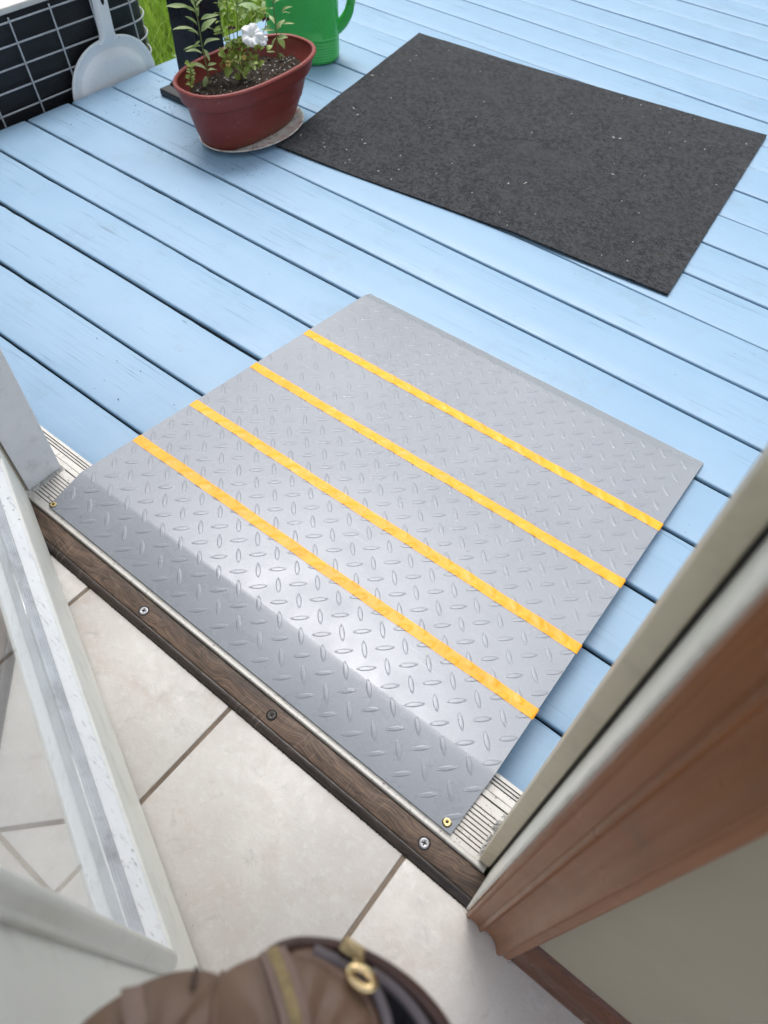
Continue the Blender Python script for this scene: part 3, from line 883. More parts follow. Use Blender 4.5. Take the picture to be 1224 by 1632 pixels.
# ---- plants in the planter
def leaf_mesh(name, mat, width, fold, droop, nl=8):
    """unit leaf: from the origin to (1,0,0), upper side +z"""
    mb = MB(); rows = []
    for i in range(nl + 1):
        t = i / nl; w = width * (math.sin(math.pi * min(1, t ** .85)) ** .8) * .5 + .004
        z = droop * (4 * t * (1 - t)) * .5
        rows.append([Vector((t, -w, z + fold * w)), Vector((t, -w * .5, z + fold * w * .35)), Vector((t, 0, z)), Vector((t, w * .5, z + fold * w * .35)), Vector((t, w, z + fold * w + .3 * w * math.sin(t * 7)))])
    mb.rings(rows, False)
    o = build(name, mb, mat, None, smooth=80); me = o.data; bpy.data.objects.remove(o)
    return me
LEAFM = {}
def leaf_at(parent, A, B, wr, mat, rr, name='leaf'):
    A, B = Vector(A), Vector(B); d = B - A; L = d.length
    q = min((.12, .16, .2, .24, .28, .34, .4, .5, .6, .75), key=lambda a: abs(a - wr))
    vi = rr.randrange(2); q = min(.9, q * (1.05 if mat is M_LEAF_L else 1.3)); key = (q, mat.name, vi)
    if key not in LEAFM: LEAFM[key] = leaf_mesh('leaf', mat, q * 1.05, .35 + .2 * vi, .22 - .18 * vi)
    x = d.normalized()
    upv = (Vector((.3, -.35, 1.0)) + Vector((rr.uniform(-.5, .5), rr.uniform(-.5, .5), rr.uniform(-.2, .2)))).normalized()
    yv = upv.cross(x)
    if yv.length < .1: yv = Vector((1, 0, 0)).cross(x)
    yv.normalize(); zv = x.cross(yv)
    M = Matrix(((x.x * L, yv.x * L, zv.x * L, A.x), (x.y * L, yv.y * L, zv.y * L, A.y), (x.z * L, yv.z * L, zv.z * L, A.z), (0, 0, 0, 1)))
    return inst(name, LEAFM[key], parent, M)
PLANTS = {'left': {'base': [-0.884, 1.0444, 0.14], 'stems': [[[-0.8843, 1.0441, 0.1375], [-0.8862, 1.0418, 0.185], [-0.8878, 1.0399, 0.2259], [-0.8879, 1.0397, 0.2698], [-0.889, 1.0384, 0.2968], [-0.889, 1.0385, 0.323], [-0.8894, 1.0379, 0.3359]]], 'leaves': [((-0.896, 1.0301, 0.306), (-0.9222, 0.9737, 0.3175), 0.2), ((-0.8901, 1.0372, 0.2505), (-0.9183, 0.978, 0.2666), 0.2), ((-0.8899, 1.0374, 0.2447), (-0.9043, 1.0152, 0.2585), 0.28), ((-0.8891, 1.0383, 0.2213), (-0.9254, 1.0062, 0.2112), 0.28), ((-0.89, 1.0372, 0.2047), (-0.9304, 1.0165, 0.2033), 0.24), ((-0.8895, 1.0379, 0.2331), (-0.9032, 1.0258, 0.2139), 0.4), ((-0.8835, 1.045, 0.2808), (-0.8546, 1.0819, 0.2886), 0.24), ((-0.8856, 1.0425, 0.2537), (-0.8717, 1.087, 0.2753), 0.28), ((-0.8839, 1.0445, 0.2616), (-0.8693, 1.0896, 0.2383), 0.22), ((-0.8858, 1.0423, 0.221), (-0.8381, 1.0602, 0.2438), 0.26), ((-0.8877, 1.04, 0.2945), (-0.9008, 1.0099, 0.3153), 0.26), ((-0.8878, 1.0398, 0.3077), (-0.882, 1.0614, 0.3213), 0.3), ((-0.8868, 1.0411, 0.2878), (-0.8839, 1.0451, 0.3095), 0.5), ((-0.8888, 1.0387, 0.299), (-0.8762, 1.0167, 0.327), 0.4), ((-0.8906, 1.0365, 0.2677), (-0.8918, 1.0034, 0.2961), 0.16), ((-0.8857, 1.0424, 0.2139), (-0.8657, 1.0382, 0.1917), 0.36), ((-0.8866, 1.0414, 0.1653), (-0.9136, 1.0128, 0.1823), 0.26), ((-0.8838, 1.0446, 0.175), (-0.8665, 1.0619, 0.1796), 0.34), ((-0.8881, 1.0395, 0.1505), (-0.887, 1.0246, 0.125), 0.42), ((-0.8843, 1.0441, 0.1627), (-0.8812, 1.0746, 0.1543), 0.3), ((-0.8892, 1.0382, 0.31), (-0.8939, 1.0248, 0.3337), 0.3), ((-0.8898, 1.0375, 0.3187), (-0.8812, 1.0598, 0.3326), 0.3), ((-0.8893, 1.0381, 0.323), (-0.8693, 1.0315, 0.3463), 0.3)]},
 'right': {'base': [-0.8544, 1.2777, 0.145], 'stems': [[[-0.8545, 1.2776, 0.1435], [-0.854, 1.2781, 0.1712], [-0.8548, 1.2773, 0.2088], [-0.8555, 1.2766, 0.2452], [-0.8559, 1.2762, 0.2666], [-0.8559, 1.2762, 0.2847]]], 'leaves': [((-0.8543, 1.2778, 0.1864), (-0.8531, 1.3032, 0.149), 0.42), ((-0.8556, 1.2765, 0.1849), (-0.8582, 1.259, 0.1617), 0.2), ((-0.8523, 1.2798, 0.1803), (-0.819, 1.2859, 0.1918), 0.4), ((-0.8532, 1.2789, 0.2058), (-0.8429, 1.303, 0.2242), 0.34), ((-0.8509, 1.2812, 0.2043), (-0.8292, 1.2742, 0.219), 0.3), ((-0.8415, 1.2905, 0.2451), (-0.8067, 1.2981, 0.2644), 0.22), ((-0.8407, 1.2913, 0.2175), (-0.8303, 1.3288, 0.2111), 0.16), ((-0.8417, 1.2904, 0.2422), (-0.8171, 1.2981, 0.2469), 0.16), ((-0.856, 1.2761, 0.2176), (-0.8806, 1.2798, 0.2311), 0.36), ((-0.8548, 1.2773, 0.2651), (-0.8422, 1.2861, 0.273), 0.4), ((-0.8534, 1.2787, 0.1403), (-0.8495, 1.2831, 0.1283), 0.6), ((-0.8532, 1.2789, 0.145), (-0.848, 1.2994, 0.1295), 0.3), ((-0.8552, 1.2769, 0.268), (-0.8639, 1.2759, 0.2802), 0.3), ((-0.856, 1.2761, 0.2736), (-0.8337, 1.2754, 0.2887), 0.3), ((-0.857, 1.2751, 0.2014), (-0.8869, 1.2534, 0.2011), 0.2), ((-0.859, 1.2731, 0.1482), (-0.8865, 1.2644, 0.1448), 0.22), ((-0.8548, 1.2773, 0.2552), (-0.8572, 1.2588, 0.2578), 0.16)]},
 'middle': {'base': [-0.8843, 1.1748, 0.145], 'stems': [[[-0.8843, 1.1748, 0.145], [-0.8918, 1.1667, 0.1892], [-0.8892, 1.1694, 0.2314], [-0.8877, 1.1711, 0.2639], [-0.8864, 1.1725, 0.2914], [-0.8863, 1.1726, 0.2995]], [[-0.8865, 1.1724, 0.1451], [-0.9036, 1.1538, 0.1926], [-0.9048, 1.1525, 0.2391], [-0.9023, 1.1553, 0.2836], [-0.9012, 1.1564, 0.2999]], [[-0.8889, 1.1698, 0.1436], [-0.9116, 1.1451, 0.1899], [-0.9175, 1.1388, 0.2423], [-0.916, 1.1403, 0.2785], [-0.9146, 1.1418, 0.2976]]], 'leaves': [((-0.887, 1.1718, 0.2568), (-0.8717, 1.1883, 0.2718), 0.24), ((-0.8876, 1.1712, 0.2498), (-0.8591, 1.1786, 0.2633), 0.22), ((-0.887, 1.1719, 0.2638), (-0.9064, 1.1647, 0.2707), 0.24), ((-0.8886, 1.1701, 0.2385), (-0.8831, 1.1844, 0.2476), 0.3), ((-0.8862, 1.1728, 0.279), (-0.8661, 1.171, 0.2951), 0.3), ((-0.8863, 1.1726, 0.2832), (-0.8915, 1.1628, 0.2925), 0.35), ((-0.9036, 1.1538, 0.2574), (-0.8907, 1.1638, 0.2664), 0.25), ((-0.9042, 1.1532, 0.2461), (-0.9005, 1.1711, 0.241), 0.25), ((-0.9023, 1.1552, 0.2712), (-0.9264, 1.1576, 0.2704), 0.25), ((-0.9158, 1.1406, 0.2591), (-0.9118, 1.1124, 0.2686), 0.18), ((-0.9139, 1.1426, 0.2563), (-0.9188, 1.1612, 0.2588), 0.3), ((-0.9173, 1.1389, 0.2437), (-0.9129, 1.1171, 0.2448), 0.3), ((-0.9172, 1.139, 0.2338), (-0.935, 1.1248, 0.2216), 0.22), ((-0.9159, 1.1405, 0.2251), (-0.9143, 1.1085, 0.2283), 0.25), ((-0.9156, 1.1408, 0.2716), (-0.9201, 1.1388, 0.2834), 0.3), ((-0.9157, 1.1406, 0.2758), (-0.8925, 1.1332, 0.2927), 0.3), ((-0.9165, 1.1399, 0.2194), (-0.9295, 1.1183, 0.2161), 0.22), ((-0.9136, 1.143, 0.2265), (-0.9111, 1.1592, 0.23), 0.3), ((-0.9155, 1.1409, 0.284), (-0.9158, 1.1209, 0.2902), 0.14), ((-0.9132, 1.1434, 0.2853), (-0.8877, 1.1558, 0.2869), 0.16), ((-0.8886, 1.1702, 0.2328), (-0.8712, 1.1731, 0.2392), 0.3), ((-0.8859, 1.173, 0.2694), (-0.8759, 1.1826, 0.2791), 0.2), ((-0.9022, 1.1553, 0.2781), (-0.9025, 1.1698, 0.2828), 0.25), ((-0.9159, 1.1404, 0.2136), (-0.9163, 1.127, 0.2229), 0.3), ((-0.8865, 1.1724, 0.2749), (-0.9021, 1.1779, 0.2809), 0.3), ((-0.8864, 1.1725, 0.2886), (-0.8722, 1.1715, 0.3004), 0.3), ((-0.902, 1.1556, 0.2864), (-0.8994, 1.1457, 0.2988), 0.3), ((-0.8898, 1.1688, 0.2242), (-0.9018, 1.1603, 0.2249), 0.3)]},
 'wispy': {'base': [-0.897, 1.2214, 0.145], 'stems': [[[-0.897, 1.2214, 0.145], [-0.8958, 1.2227, 0.2202], [-0.8975, 1.2208, 0.2547]], [[-0.8958, 1.2226, 0.1449], [-0.8864, 1.2327, 0.2257], [-0.8795, 1.24, 0.2585]], [[-0.8947, 1.2239, 0.1449], [-0.8707, 1.2494, 0.2077], [-0.8652, 1.2552, 0.2396]]], 'leaves': [((-0.895, 1.2235, 0.2303), (-0.8893, 1.2063, 0.2589), 0.14), ((-0.8924, 1.2263, 0.2346), (-0.8906, 1.2447, 0.2447), 0.2), ((-0.8857, 1.2334, 0.2344), (-0.8768, 1.2464, 0.2419), 0.2), ((-0.8824, 1.2369, 0.2487), (-0.8482, 1.25, 0.2635), 0.12), ((-0.8821, 1.2372, 0.2529), (-0.8997, 1.2227, 0.2523), 0.12), ((-0.8853, 1.2338, 0.2401), (-0.8836, 1.218, 0.2686), 0.14), ((-0.8799, 1.2396, 0.2529), (-0.8602, 1.2494, 0.2523), 0.12), ((-0.8899, 1.2289, 0.2229), (-0.8648, 1.2229, 0.2307), 0.2), ((-0.8896, 1.2292, 0.2417), (-0.8757, 1.2081, 0.2715), 0.2), ((-0.8796, 1.2399, 0.2571), (-0.8482, 1.2549, 0.2467), 0.12), ((-0.8706, 1.2495, 0.2092), (-0.8459, 1.2517, 0.2236), 0.16), ((-0.8707, 1.2494, 0.2077), (-0.8882, 1.2499, 0.2017), 0.16), ((-0.894, 1.2246, 0.2432), (-0.8773, 1.2247, 0.2642), 0.2)]},
 'petunia': {'base': [-0.8402, 1.1186, 0.145], 'stems': [[[-0.8402, 1.1186, 0.145], [-0.841, 1.1177, 0.1752], [-0.8436, 1.1148, 0.2191], [-0.8472, 1.1109, 0.2503]], [[-0.8402, 1.1186, 0.145], [-0.8241, 1.1363, 0.1965], [-0.8136, 1.1478, 0.2207]], [[-0.8038, 1.1585, 0.1447], [-0.8055, 1.1567, 0.1839], [-0.8087, 1.1532, 0.2003]], [[-0.8402, 1.1186, 0.145], [-0.8599, 1.097, 0.1701]], [[-0.8402, 1.1186, 0.145], [-0.8297, 1.1302, 0.1806], [-0.8217, 1.1389, 0.2268]]], 'leaves': [((-0.8612, 1.0956, 0.2111), (-0.8358, 1.0965, 0.2254), 0.32), ((-0.8402, 1.1186, 0.1922), (-0.8521, 1.1084, 0.2025), 0.32), ((-0.8431, 1.1154, 0.1895), (-0.8393, 1.1123, 0.2061), 0.45), ((-0.8047, 1.1575, 0.2052), (-0.795, 1.1659, 0.2189), 0.36), ((-0.8719, 1.0837, 0.1562), (-0.8582, 1.0645, 0.1765), 0.48), ((-0.8301, 1.1296, 0.1924), (-0.8277, 1.1408, 0.1951), 0.44), ((-0.8415, 1.1171, 0.221), (-0.8324, 1.13, 0.2349), 0.34), ((-0.8262, 1.134, 0.2051), (-0.829, 1.1606, 0.2079), 0.34), ((-0.8151, 1.1462, 0.1776), (-0.8052, 1.1587, 0.1906), 0.39), ((-0.8211, 1.1396, 0.161), (-0.8282, 1.1192, 0.1744), 0.38), ((-0.8351, 1.1243, 0.2166), (-0.8115, 1.1173, 0.2333), 0.47), ((-0.851, 1.1067, 0.1865), (-0.836, 1.0912, 0.2097), 0.34), ((-0.8585, 1.0985, 0.1729), (-0.8515, 1.114, 0.18), 0.48), ((-0.8576, 1.0995, 0.1649), (-0.8509, 1.0705, 0.1881), 0.42), ((-0.8317, 1.1279, 0.1545), (-0.8265, 1.1508, 0.1593), 0.31), ((-0.8418, 1.1168, 0.2214), (-0.8351, 1.0988, 0.2355), 0.47), ((-0.8589, 1.098, 0.2066), (-0.8654, 1.1101, 0.2188), 0.49), ((-0.8206, 1.1401, 0.2111), (-0.8171, 1.1466, 0.2255), 0.31), ((-0.8233, 1.1371, 0.1998), (-0.8291, 1.1556, 0.2075), 0.43), ((-0.8347, 1.1246, 0.1863), (-0.8287, 1.1036, 0.2039), 0.33), ((-0.8374, 1.1217, 0.1878), (-0.8149, 1.1207, 0.2018), 0.3), ((-0.8323, 1.1273, 0.2122), (-0.8333, 1.1465, 0.215), 0.38), ((-0.8084, 1.1535, 0.1973), (-0.8083, 1.1481, 0.2102), 0.4), ((-0.8628, 1.0938, 0.1882), (-0.8559, 1.1138, 0.1876), 0.45), ((-0.8083, 1.1536, 0.1632), (-0.7941, 1.1661, 0.1754), 0.46), ((-0.8519, 1.1057, 0.1925), (-0.8506, 1.0999, 0.205), 0.41), ((-0.8486, 1.1094, 0.1821), (-0.8561, 1.1237, 0.1848), 0.39), ((-0.8445, 1.1139, 0.1753), (-0.8381, 1.0928, 0.188), 0.4), ((-0.8432, 1.1153, 0.1784), (-0.8513, 1.1175, 0.1853), 0.49), ((-0.8503, 1.1075, 0.2172), (-0.8547, 1.1025, 0.2276), 0.35), ((-0.8362, 1.123, 0.1573), (-0.8583, 1.1246, 0.1582), 0.43), ((-0.8134, 1.1481, 0.1513), (-0.8377, 1.1509, 0.1526), 0.48), ((-0.8657, 1.0905, 0.1852), (-0.8843, 1.0868, 0.1926), 0.49), ((-0.8304, 1.1293, 0.2265), (-0.844, 1.1213, 0.2303), 0.47), ((-0.8543, 1.1031, 0.1786), (-0.8386, 1.088, 0.1983), 0.44), ((-0.8476, 1.1104, 0.2006), (-0.8224, 1.1084, 0.2164), 0.46), ((-0.8328, 1.1268, 0.2156), (-0.8308, 1.1265, 0.2336), 0.41), ((-0.8027, 1.1598, 0.2259), (-0.8064, 1.155, 0.2416), 0.44), ((-0.8329, 1.1266, 0.178), (-0.8115, 1.1353, 0.1869), 0.41), ((-0.8328, 1.1267, 0.1778), (-0.8233, 1.1094, 0.1999), 0.42), ((-0.817, 1.1441, 0.1911), (-0.8326, 1.1342, 0.1942), 0.47), ((-0.8276, 1.1325, 0.1793), (-0.8173, 1.1205, 0.1976), 0.44), ((-0.8661, 1.0901, 0.1641), (-0.8507, 1.1101, 0.1693), 0.33), ((-0.8638, 1.0926, 0.1619), (-0.8594, 1.0875, 0.1759), 0.38), ((-0.8235, 1.137, 0.215), (-0.8115, 1.1306, 0.235), 0.44), ((-0.87, 1.0858, 0.1686), (-0.8677, 1.0846, 0.1828), 0.41), ((-0.8529, 1.1047, 0.162), (-0.8522, 1.0889, 0.1778), 0.33), ((-0.8307, 1.129, 0.1597), (-0.8136, 1.1309, 0.1672), 0.42), ((-0.8085, 1.1534, 0.2116), (-0.8235, 1.1663, 0.2199), 0.45), ((-0.84, 1.1188, 0.1802), (-0.8462, 1.1391, 0.1827), 0.43), ((-0.832, 1.1276, 0.1754), (-0.8391, 1.1395, 0.182), 0.39), ((-0.8065, 1.1557, 0.2124), (-0.8196, 1.1567, 0.2138), 0.47), ((-0.8024, 1.1602, 0.2086), (-0.8147, 1.1628, 0.2134), 0.42), ((-0.8389, 1.12, 0.1663), (-0.8619, 1.1212, 0.1734), 0.39), ((-0.8174, 1.1437, 0.1667), (-0.8121, 1.1646, 0.1656), 0.42), ((-0.83, 1.1298, 0.2132), (-0.8213, 1.1289, 0.2336), 0.48), ((-0.8683, 1.0877, 0.1797), (-0.8558, 1.072, 0.1967), 0.33), ((-0.8191, 1.1417, 0.1547), (-0.8192, 1.148, 0.1655), 0.4), ((-0.8156, 1.1456, 0.1709), (-0.8268, 1.1386, 0.1743), 0.47), ((-0.8373, 1.1217, 0.1787), (-0.8263, 1.1358, 0.1869), 0.45), ((-0.8313, 1.1284, 0.2104), (-0.8347, 1.1089, 0.2282), 0.3), ((-0.8256, 1.1346, 0.1611), (-0.8188, 1.1194, 0.1746), 0.38), ((-0.8468, 1.1114, 0.1938), (-0.8301, 1.0965, 0.2209), 0.32), ((-0.8043, 1.158, 0.2227), (-0.7957, 1.1721, 0.2232), 0.45), ((-0.868, 1.0881, 0.1958), (-0.8498, 1.0905, 0.2121), 0.46), ((-0.8579, 1.0992, 0.1988), (-0.8573, 1.1067, 0.2045), 0.47), ((-0.8398, 1.119, 0.2095), (-0.8349, 1.099, 0.2281), 0.31), ((-0.8513, 1.1064, 0.2057), (-0.8654, 1.1052, 0.2158), 0.42), ((-0.8104, 1.1513, 0.1741), (-0.8007, 1.1335, 0.1926), 0.32), ((-0.8535, 1.104, 0.1834), (-0.8432, 1.1112, 0.1922), 0.37), ((-0.8186, 1.1423, 0.1547), (-0.8164, 1.1259, 0.1646), 0.45), ((-0.8357, 1.1235, 0.1961), (-0.8242, 1.1302, 0.2117), 0.31), ((-0.808, 1.154, 0.1543), (-0.8127, 1.1574, 0.1657), 0.35), ((-0.8284, 1.1316, 0.212), (-0.8217, 1.1355, 0.2301), 0.4), ((-0.8126, 1.1489, 0.2133), (-0.817, 1.1705, 0.2093), 0.34), ((-0.8203, 1.1405, 0.2045), (-0.8401, 1.1455, 0.2029), 0.46), ((-0.8641, 1.0923, 0.2244), (-0.846, 1.1065, 0.2278), 0.37), ((-0.8586, 1.0984, 0.1637), (-0.8449, 1.1113, 0.1729), 0.41), ((-0.8372, 1.1219, 0.1542), (-0.822, 1.1126, 0.1704), 0.31), ((-0.831, 1.1287, 0.1727), (-0.8367, 1.1509, 0.1794), 0.36), ((-0.8428, 1.1157, 0.2082), (-0.8407, 1.1106, 0.2209), 0.47), ((-0.8569, 1.1002, 0.2131), (-0.8469, 1.1082, 0.2226), 0.37), ((-0.8068, 1.1553, 0.1592), (-0.8071, 1.1447, 0.1701), 0.4), ((-0.8301, 1.1297, 0.2017), (-0.8142, 1.1281, 0.2207), 0.46), ((-0.8538, 1.1037, 0.1804), (-0.8582, 1.0934, 0.1857), 0.31), ((-0.863, 1.0936, 0.1705), (-0.8608, 1.088, 0.1861), 0.39), ((-0.852, 1.1056, 0.2247), (-0.8608, 1.0928, 0.2378), 0.37), ((-0.8396, 1.1192, 0.2082), (-0.8224, 1.1267, 0.2213), 0.38), ((-0.8348, 1.1245, 0.1982), (-0.8358, 1.1366, 0.2085), 0.42), ((-0.812, 1.1496, 0.1551), (-0.8188, 1.1349, 0.1624), 0.31), ((-0.8461, 1.1121, 0.168), (-0.8295, 1.1151, 0.1835), 0.32), ((-0.8161, 1.1451, 0.1811), (-0.8301, 1.1467, 0.1922), 0.31), ((-0.8583, 1.0987, 0.1697), (-0.8478, 1.0737, 0.1835), 0.4), ((-0.8226, 1.1379, 0.1832), (-0.8221, 1.1183, 0.1928), 0.44), ((-0.8439, 1.1146, 0.2135), (-0.8362, 1.0888, 0.2254), 0.49), ((-0.8524, 1.1052, 0.1562), (-0.8741, 1.0914, 0.1391), 0.75), ((-0.8433, 1.1152, 0.1482), (-0.8492, 1.1087, 0.1301), 0.7), ((-0.8329, 1.1266, 0.14), (-0.8241, 1.1485, 0.1572), 0.75), ((-0.835, 1.1243, 0.1417), (-0.8572, 1.1265, 0.1331), 0.6), ((-0.8088, 1.1531, 0.1988), (-0.83, 1.1584, 0.2106), 0.4), ((-0.7893, 1.1746, 0.1994), (-0.7862, 1.1911, 0.2072), 0.55), ((-0.8023, 1.1602, 0.1985), (-0.7797, 1.1572, 0.2141), 0.4), ((-0.8647, 1.0917, 0.1763), (-0.8815, 1.092, 0.2068), 0.3), ((-0.8515, 1.1062, 0.1667), (-0.8289, 1.1146, 0.1479), 0.3), ((-0.8438, 1.1147, 0.1421), (-0.8358, 1.1365, 0.1254), 0.4)]},
 'seedling': {'base': [-0.8821, 0.9739, 0.14], 'stems': [[[-0.8822, 0.9738, 0.1388], [-0.8778, 0.9793, 0.1669], [-0.8754, 0.9824, 0.1959]]], 'leaves': [((-0.8813, 0.9749, 0.1424), (-0.8881, 0.9937, 0.1399), 0.4), ((-0.88, 0.9765, 0.1462), (-0.8975, 0.9728, 0.1487), 0.4), ((-0.8812, 0.975, 0.1501), (-0.8656, 0.9778, 0.1599), 0.4), ((-0.8803, 0.9761, 0.1538), (-0.8839, 0.9676, 0.1604), 0.4), ((-0.8787, 0.9782, 0.1575), (-0.8675, 0.9847, 0.1664), 0.4), ((-0.8797, 0.9769, 0.1614), (-0.8877, 0.9662, 0.1692), 0.4), ((-0.8793, 0.9774, 0.1651), (-0.8774, 0.9921, 0.1683), 0.4), ((-0.8774, 0.9798, 0.1687), (-0.885, 0.9671, 0.1744), 0.4), ((-0.8782, 0.9787, 0.1725), (-0.8536, 0.9752, 0.1831), 0.4), ((-0.8783, 0.9787, 0.1763), (-0.8921, 0.9789, 0.1788), 0.4), ((-0.8763, 0.9812, 0.1798), (-0.8598, 0.9811, 0.1901), 0.4), ((-0.8767, 0.9806, 0.1836), (-0.8889, 0.9793, 0.1866), 0.4), ((-0.8772, 0.9801, 0.1874), (-0.8765, 0.9991, 0.1899), 0.4), ((-0.8752, 0.9826, 0.1909), (-0.8861, 0.9776, 0.1933), 0.4), ((-0.8752, 0.9825, 0.1946), (-0.8797, 1.0023, 0.1938), 0.4), ((-0.876, 0.9815, 0.1983), (-0.8672, 0.9572, 0.21), 0.4)]}}
FLOWERS = {'white': [-0.801, 1.132, 0.2453], 'white2': [-0.7818, 1.1531, 0.2333], 'dead1': [-0.8321, 1.0978, 0.2604], 'dead2': [-0.7736, 1.162, 0.2774], 'yellow': [-0.8458, 1.0827, 0.1797], 'cream': [-0.8368, 1.0927, 0.3209], 'bud': [-0.8168, 1.1146, 0.193]}

PLAB = {'left': ('tall sage green plant with long narrow leaves at the near end of the planter', 'plant', M_LEAF_L, M_STEM, .0017),
        'right': ('single upright stem with broad lower leaves at the far right end of the planter', 'plant', M_LEAF_L, M_STEM, .0016),
        'middle': ('leafy three stemmed plant in front of the black stand', 'plant', M_LEAF_P, M_STEM, .0013),
        'wispy': ('thin wispy seedling stems in front of the green watering can', 'plant', M_LEAF_P, M_STEM, .0009),
        'petunia': ('low bushy petunia with a white flower in the middle of the planter', 'petunia', M_LEAF_P, M_STEMB, .0014),
        'seedling': ('tiny feathery seedling by the left inner wall of the planter', 'seedling', M_LEAF_P, M_STEM, .0010)}
def smooth_path(pts, m=4):
    P = [Vector(p) for p in pts]
    if len(P) < 3: return P
    out = []
    for i in range(len(P) - 1):
        a, b, c_, d = P[max(i - 1, 0)], P[i], P[i + 1], P[min(i + 2, len(P) - 1)]
        for k in range(m):
            t = k / m
            out.append(.5 * ((2 * b) + (c_ - a) * t + (2 * a - 5 * b + 4 * c_ - d) * t * t + (3 * b - a - 3 * c_ + d) * t ** 3))
    return out + [P[-1]]
ROOT = {}
rp = random.Random(77)
for nm, P in PLANTS.items():
    lab, cat, ml, ms_, r = PLAB[nm]
    root = thing({'petunia': 'petunia', 'seedling': 'seedling'}.get(nm, 'leafy_plant'), lab, cat, P['base'])
    ROOT[nm] = root
    for s in P['stems']:
        pa = smooth_path(s); n = len(pa)
        pa[0] = pa[0] - Vector((0, 0, .012))
        build('stem', MB().tube(pa, [r * (1.15 - .55 * k / (n - 1)) for k in range(n)], 7), ms_, root, smooth=60)
    for A, B, w in P['leaves']:
        leaf_at(root, A, B, w, ml, rp)
# petunia blossom: ruffled trumpet
def blossom(parent, c, r, axis, mat, seed, ruff=.22):
    rr = random.Random(seed); q = Vector(axis).normalized().to_track_quat('Z', 'Y'); M = q.to_matrix()
    mb = MB(); rings = []; n = 50
    for s, h in ((.08, -.75), (.14, -.4), (.30, -.10), (.55, .05), (.80, .04), (1.0, -.06), (1.08, -.16)):
        ring = []
        for k in range(n):
            a = 2 * math.pi * k / n
            lobe = 1 + .05 * math.cos(5 * a) * s
            z = h + ruff * s * s * (math.sin(5 * a + 1) * .35 + math.sin(11 * a + seed) * .25 + noise.noise((a * 2.4, s * 2, seed)) * .8)
            ring.append(Vector(c) + M @ (Vector((math.cos(a) * s * lobe, math.sin(a) * s * lobe, z)) * r))
        rings.append(ring)
    mb.rings(rings, True, False, False)
    return build('flower', mb, mat, parent, smooth=70)
F = FLOWERS
blossom(ROOT['petunia'], F['white'], .0245, (.35, -.55, .55), M_PETAL, 2, .34)
blossom(ROOT['petunia'], F['white2'], .0135, (.6, -.2, .35), M_PETAL, 5, .45)
for key in ('dead1', 'dead2'):
    blossom(ROOT['petunia' if key == 'dead1' else 'wispy'], F[key], .0085, (.3, -.3, -.8), M_DEAD, 4, .9)
blossom(ROOT['petunia'], F['yellow'], .0070, (.4, -.5, .3), M_YELLOW, 6, .5)
blossom(ROOT['petunia'], F['bud'], .0055, (.4, -.4, .5), M_YELLOW, 9, .7)

# ---- watering can
can = thing('watering_can', 'bright green plastic watering can with ribbed handle behind the planter', 'watering can', (-1.045, 1.595, 0))
rv = Vector((.786, .617, 0)).normalized(); bv = Vector((-rv.y, rv.x, 0))
CC = Vector((-1.045, 1.590, 0))
def cring(a, b, z, n=56, e=2.5):
    out = []
    for k in range(n):
        t = 2 * math.pi * k / n
        out.append(CC + rv * (a * math.copysign(abs(math.cos(t)) ** (2 / e), math.cos(t))) + bv * (b * math.copysign(abs(math.sin(t)) ** (2 / e), math.sin(t))) + Vector((0, 0, z)))
    return out
cb = MB(); cr = [cring(.098, .072, .0), cring(.106, .080, .001), cring(.111, .085, .006)]
for k in range(7):
    z = .010 + k * .0075
    cr += [cring(.1118, .0858, z), cring(.1135, .0875, z + .003), cring(.1118, .0858, z + .006)]
cr += [cring(.1120, .0860, .0680), cring(.1150, .0890, .0705), cring(.1152, .0892, .0725), cring(.1135, .0875, .0745), cring(.113, .087, .10), cring(.111, .085, .20), cring(.109, .083, .29), cring(.100, .075, .305), cring(.06, .045, .31)]
cb.rings(cr)
build('can_body', cb, M_CAN, can, smooth=40)
hp = smooth_path([CC + rv * d + Vector((0, 0, z)) for d, z in ((.106, .082), (.125, .098), (.143, .125), (.150, .150))], 5)
build('handle_bracket', MB().tube(hp, [.019 - .006 * k / (len(hp) - 1) for k in range(len(hp))], 14), M_CAN, can, smooth=60)
gp = smooth_path([CC + rv * d + Vector((0, 0, z)) for d, z in ((.150, .148), (.155, .19), (.152, .24), (.128, .29), (.075, .318))], 14)
build('ribbed_grip', MB().tube(gp, [.0125 + .0016 * math.sin(k * math.pi) + (.0018 if k % 2 else -.0006) for k in range(len(gp))], 16), M_CAN, can, smooth=50)
spt = [CC - rv * d * .35 + bv * d * .95 + Vector((0, 0, z)) for d, z in ((.09, .06), (.17, .14), (.26, .27), (.32, .34))]
build('spout', MB().tube(smooth_path(spt), [.03, .029, .027, .025, .023, .021, .02, .019, .018, .017, .016, .015, .015], 16), M_CAN, can, smooth=60)

# ---- black stand
stand = thing('black_stand', 'glossy black square post on a stepped base behind the planter', 'stand', (-1.09, 1.22, 0))
sb = MB(); sb.box(-1.172, -.955, 1.090, 1.325, .001, .020); build('base_plate', sb, M_STANDB, stand, bevel=.004)
fl = MB()
sq = lambda x0, x1, y0, y1, z: [Vector((x0, y0, z)), Vector((x1, y0, z)), Vector((x1, y1, z)), Vector((x0, y1, z))]
fl.rings([sq(-1.166, -.985, 1.125, 1.318, .0202), sq(-1.164, -.987, 1.128, 1.316, .026), sq(-1.156, -1.02, 1.142, 1.280, .032), sq(-1.150, -1.045, 1.152, 1.2565, .046)])
build('base_collar', fl, M_STANDB, stand, bevel=.002)
po = MB(); po.box(-1.1490, -1.046, 1.1535, 1.2550, .0462, .95); build('post', po, M_STAND, stand, bevel=.004)

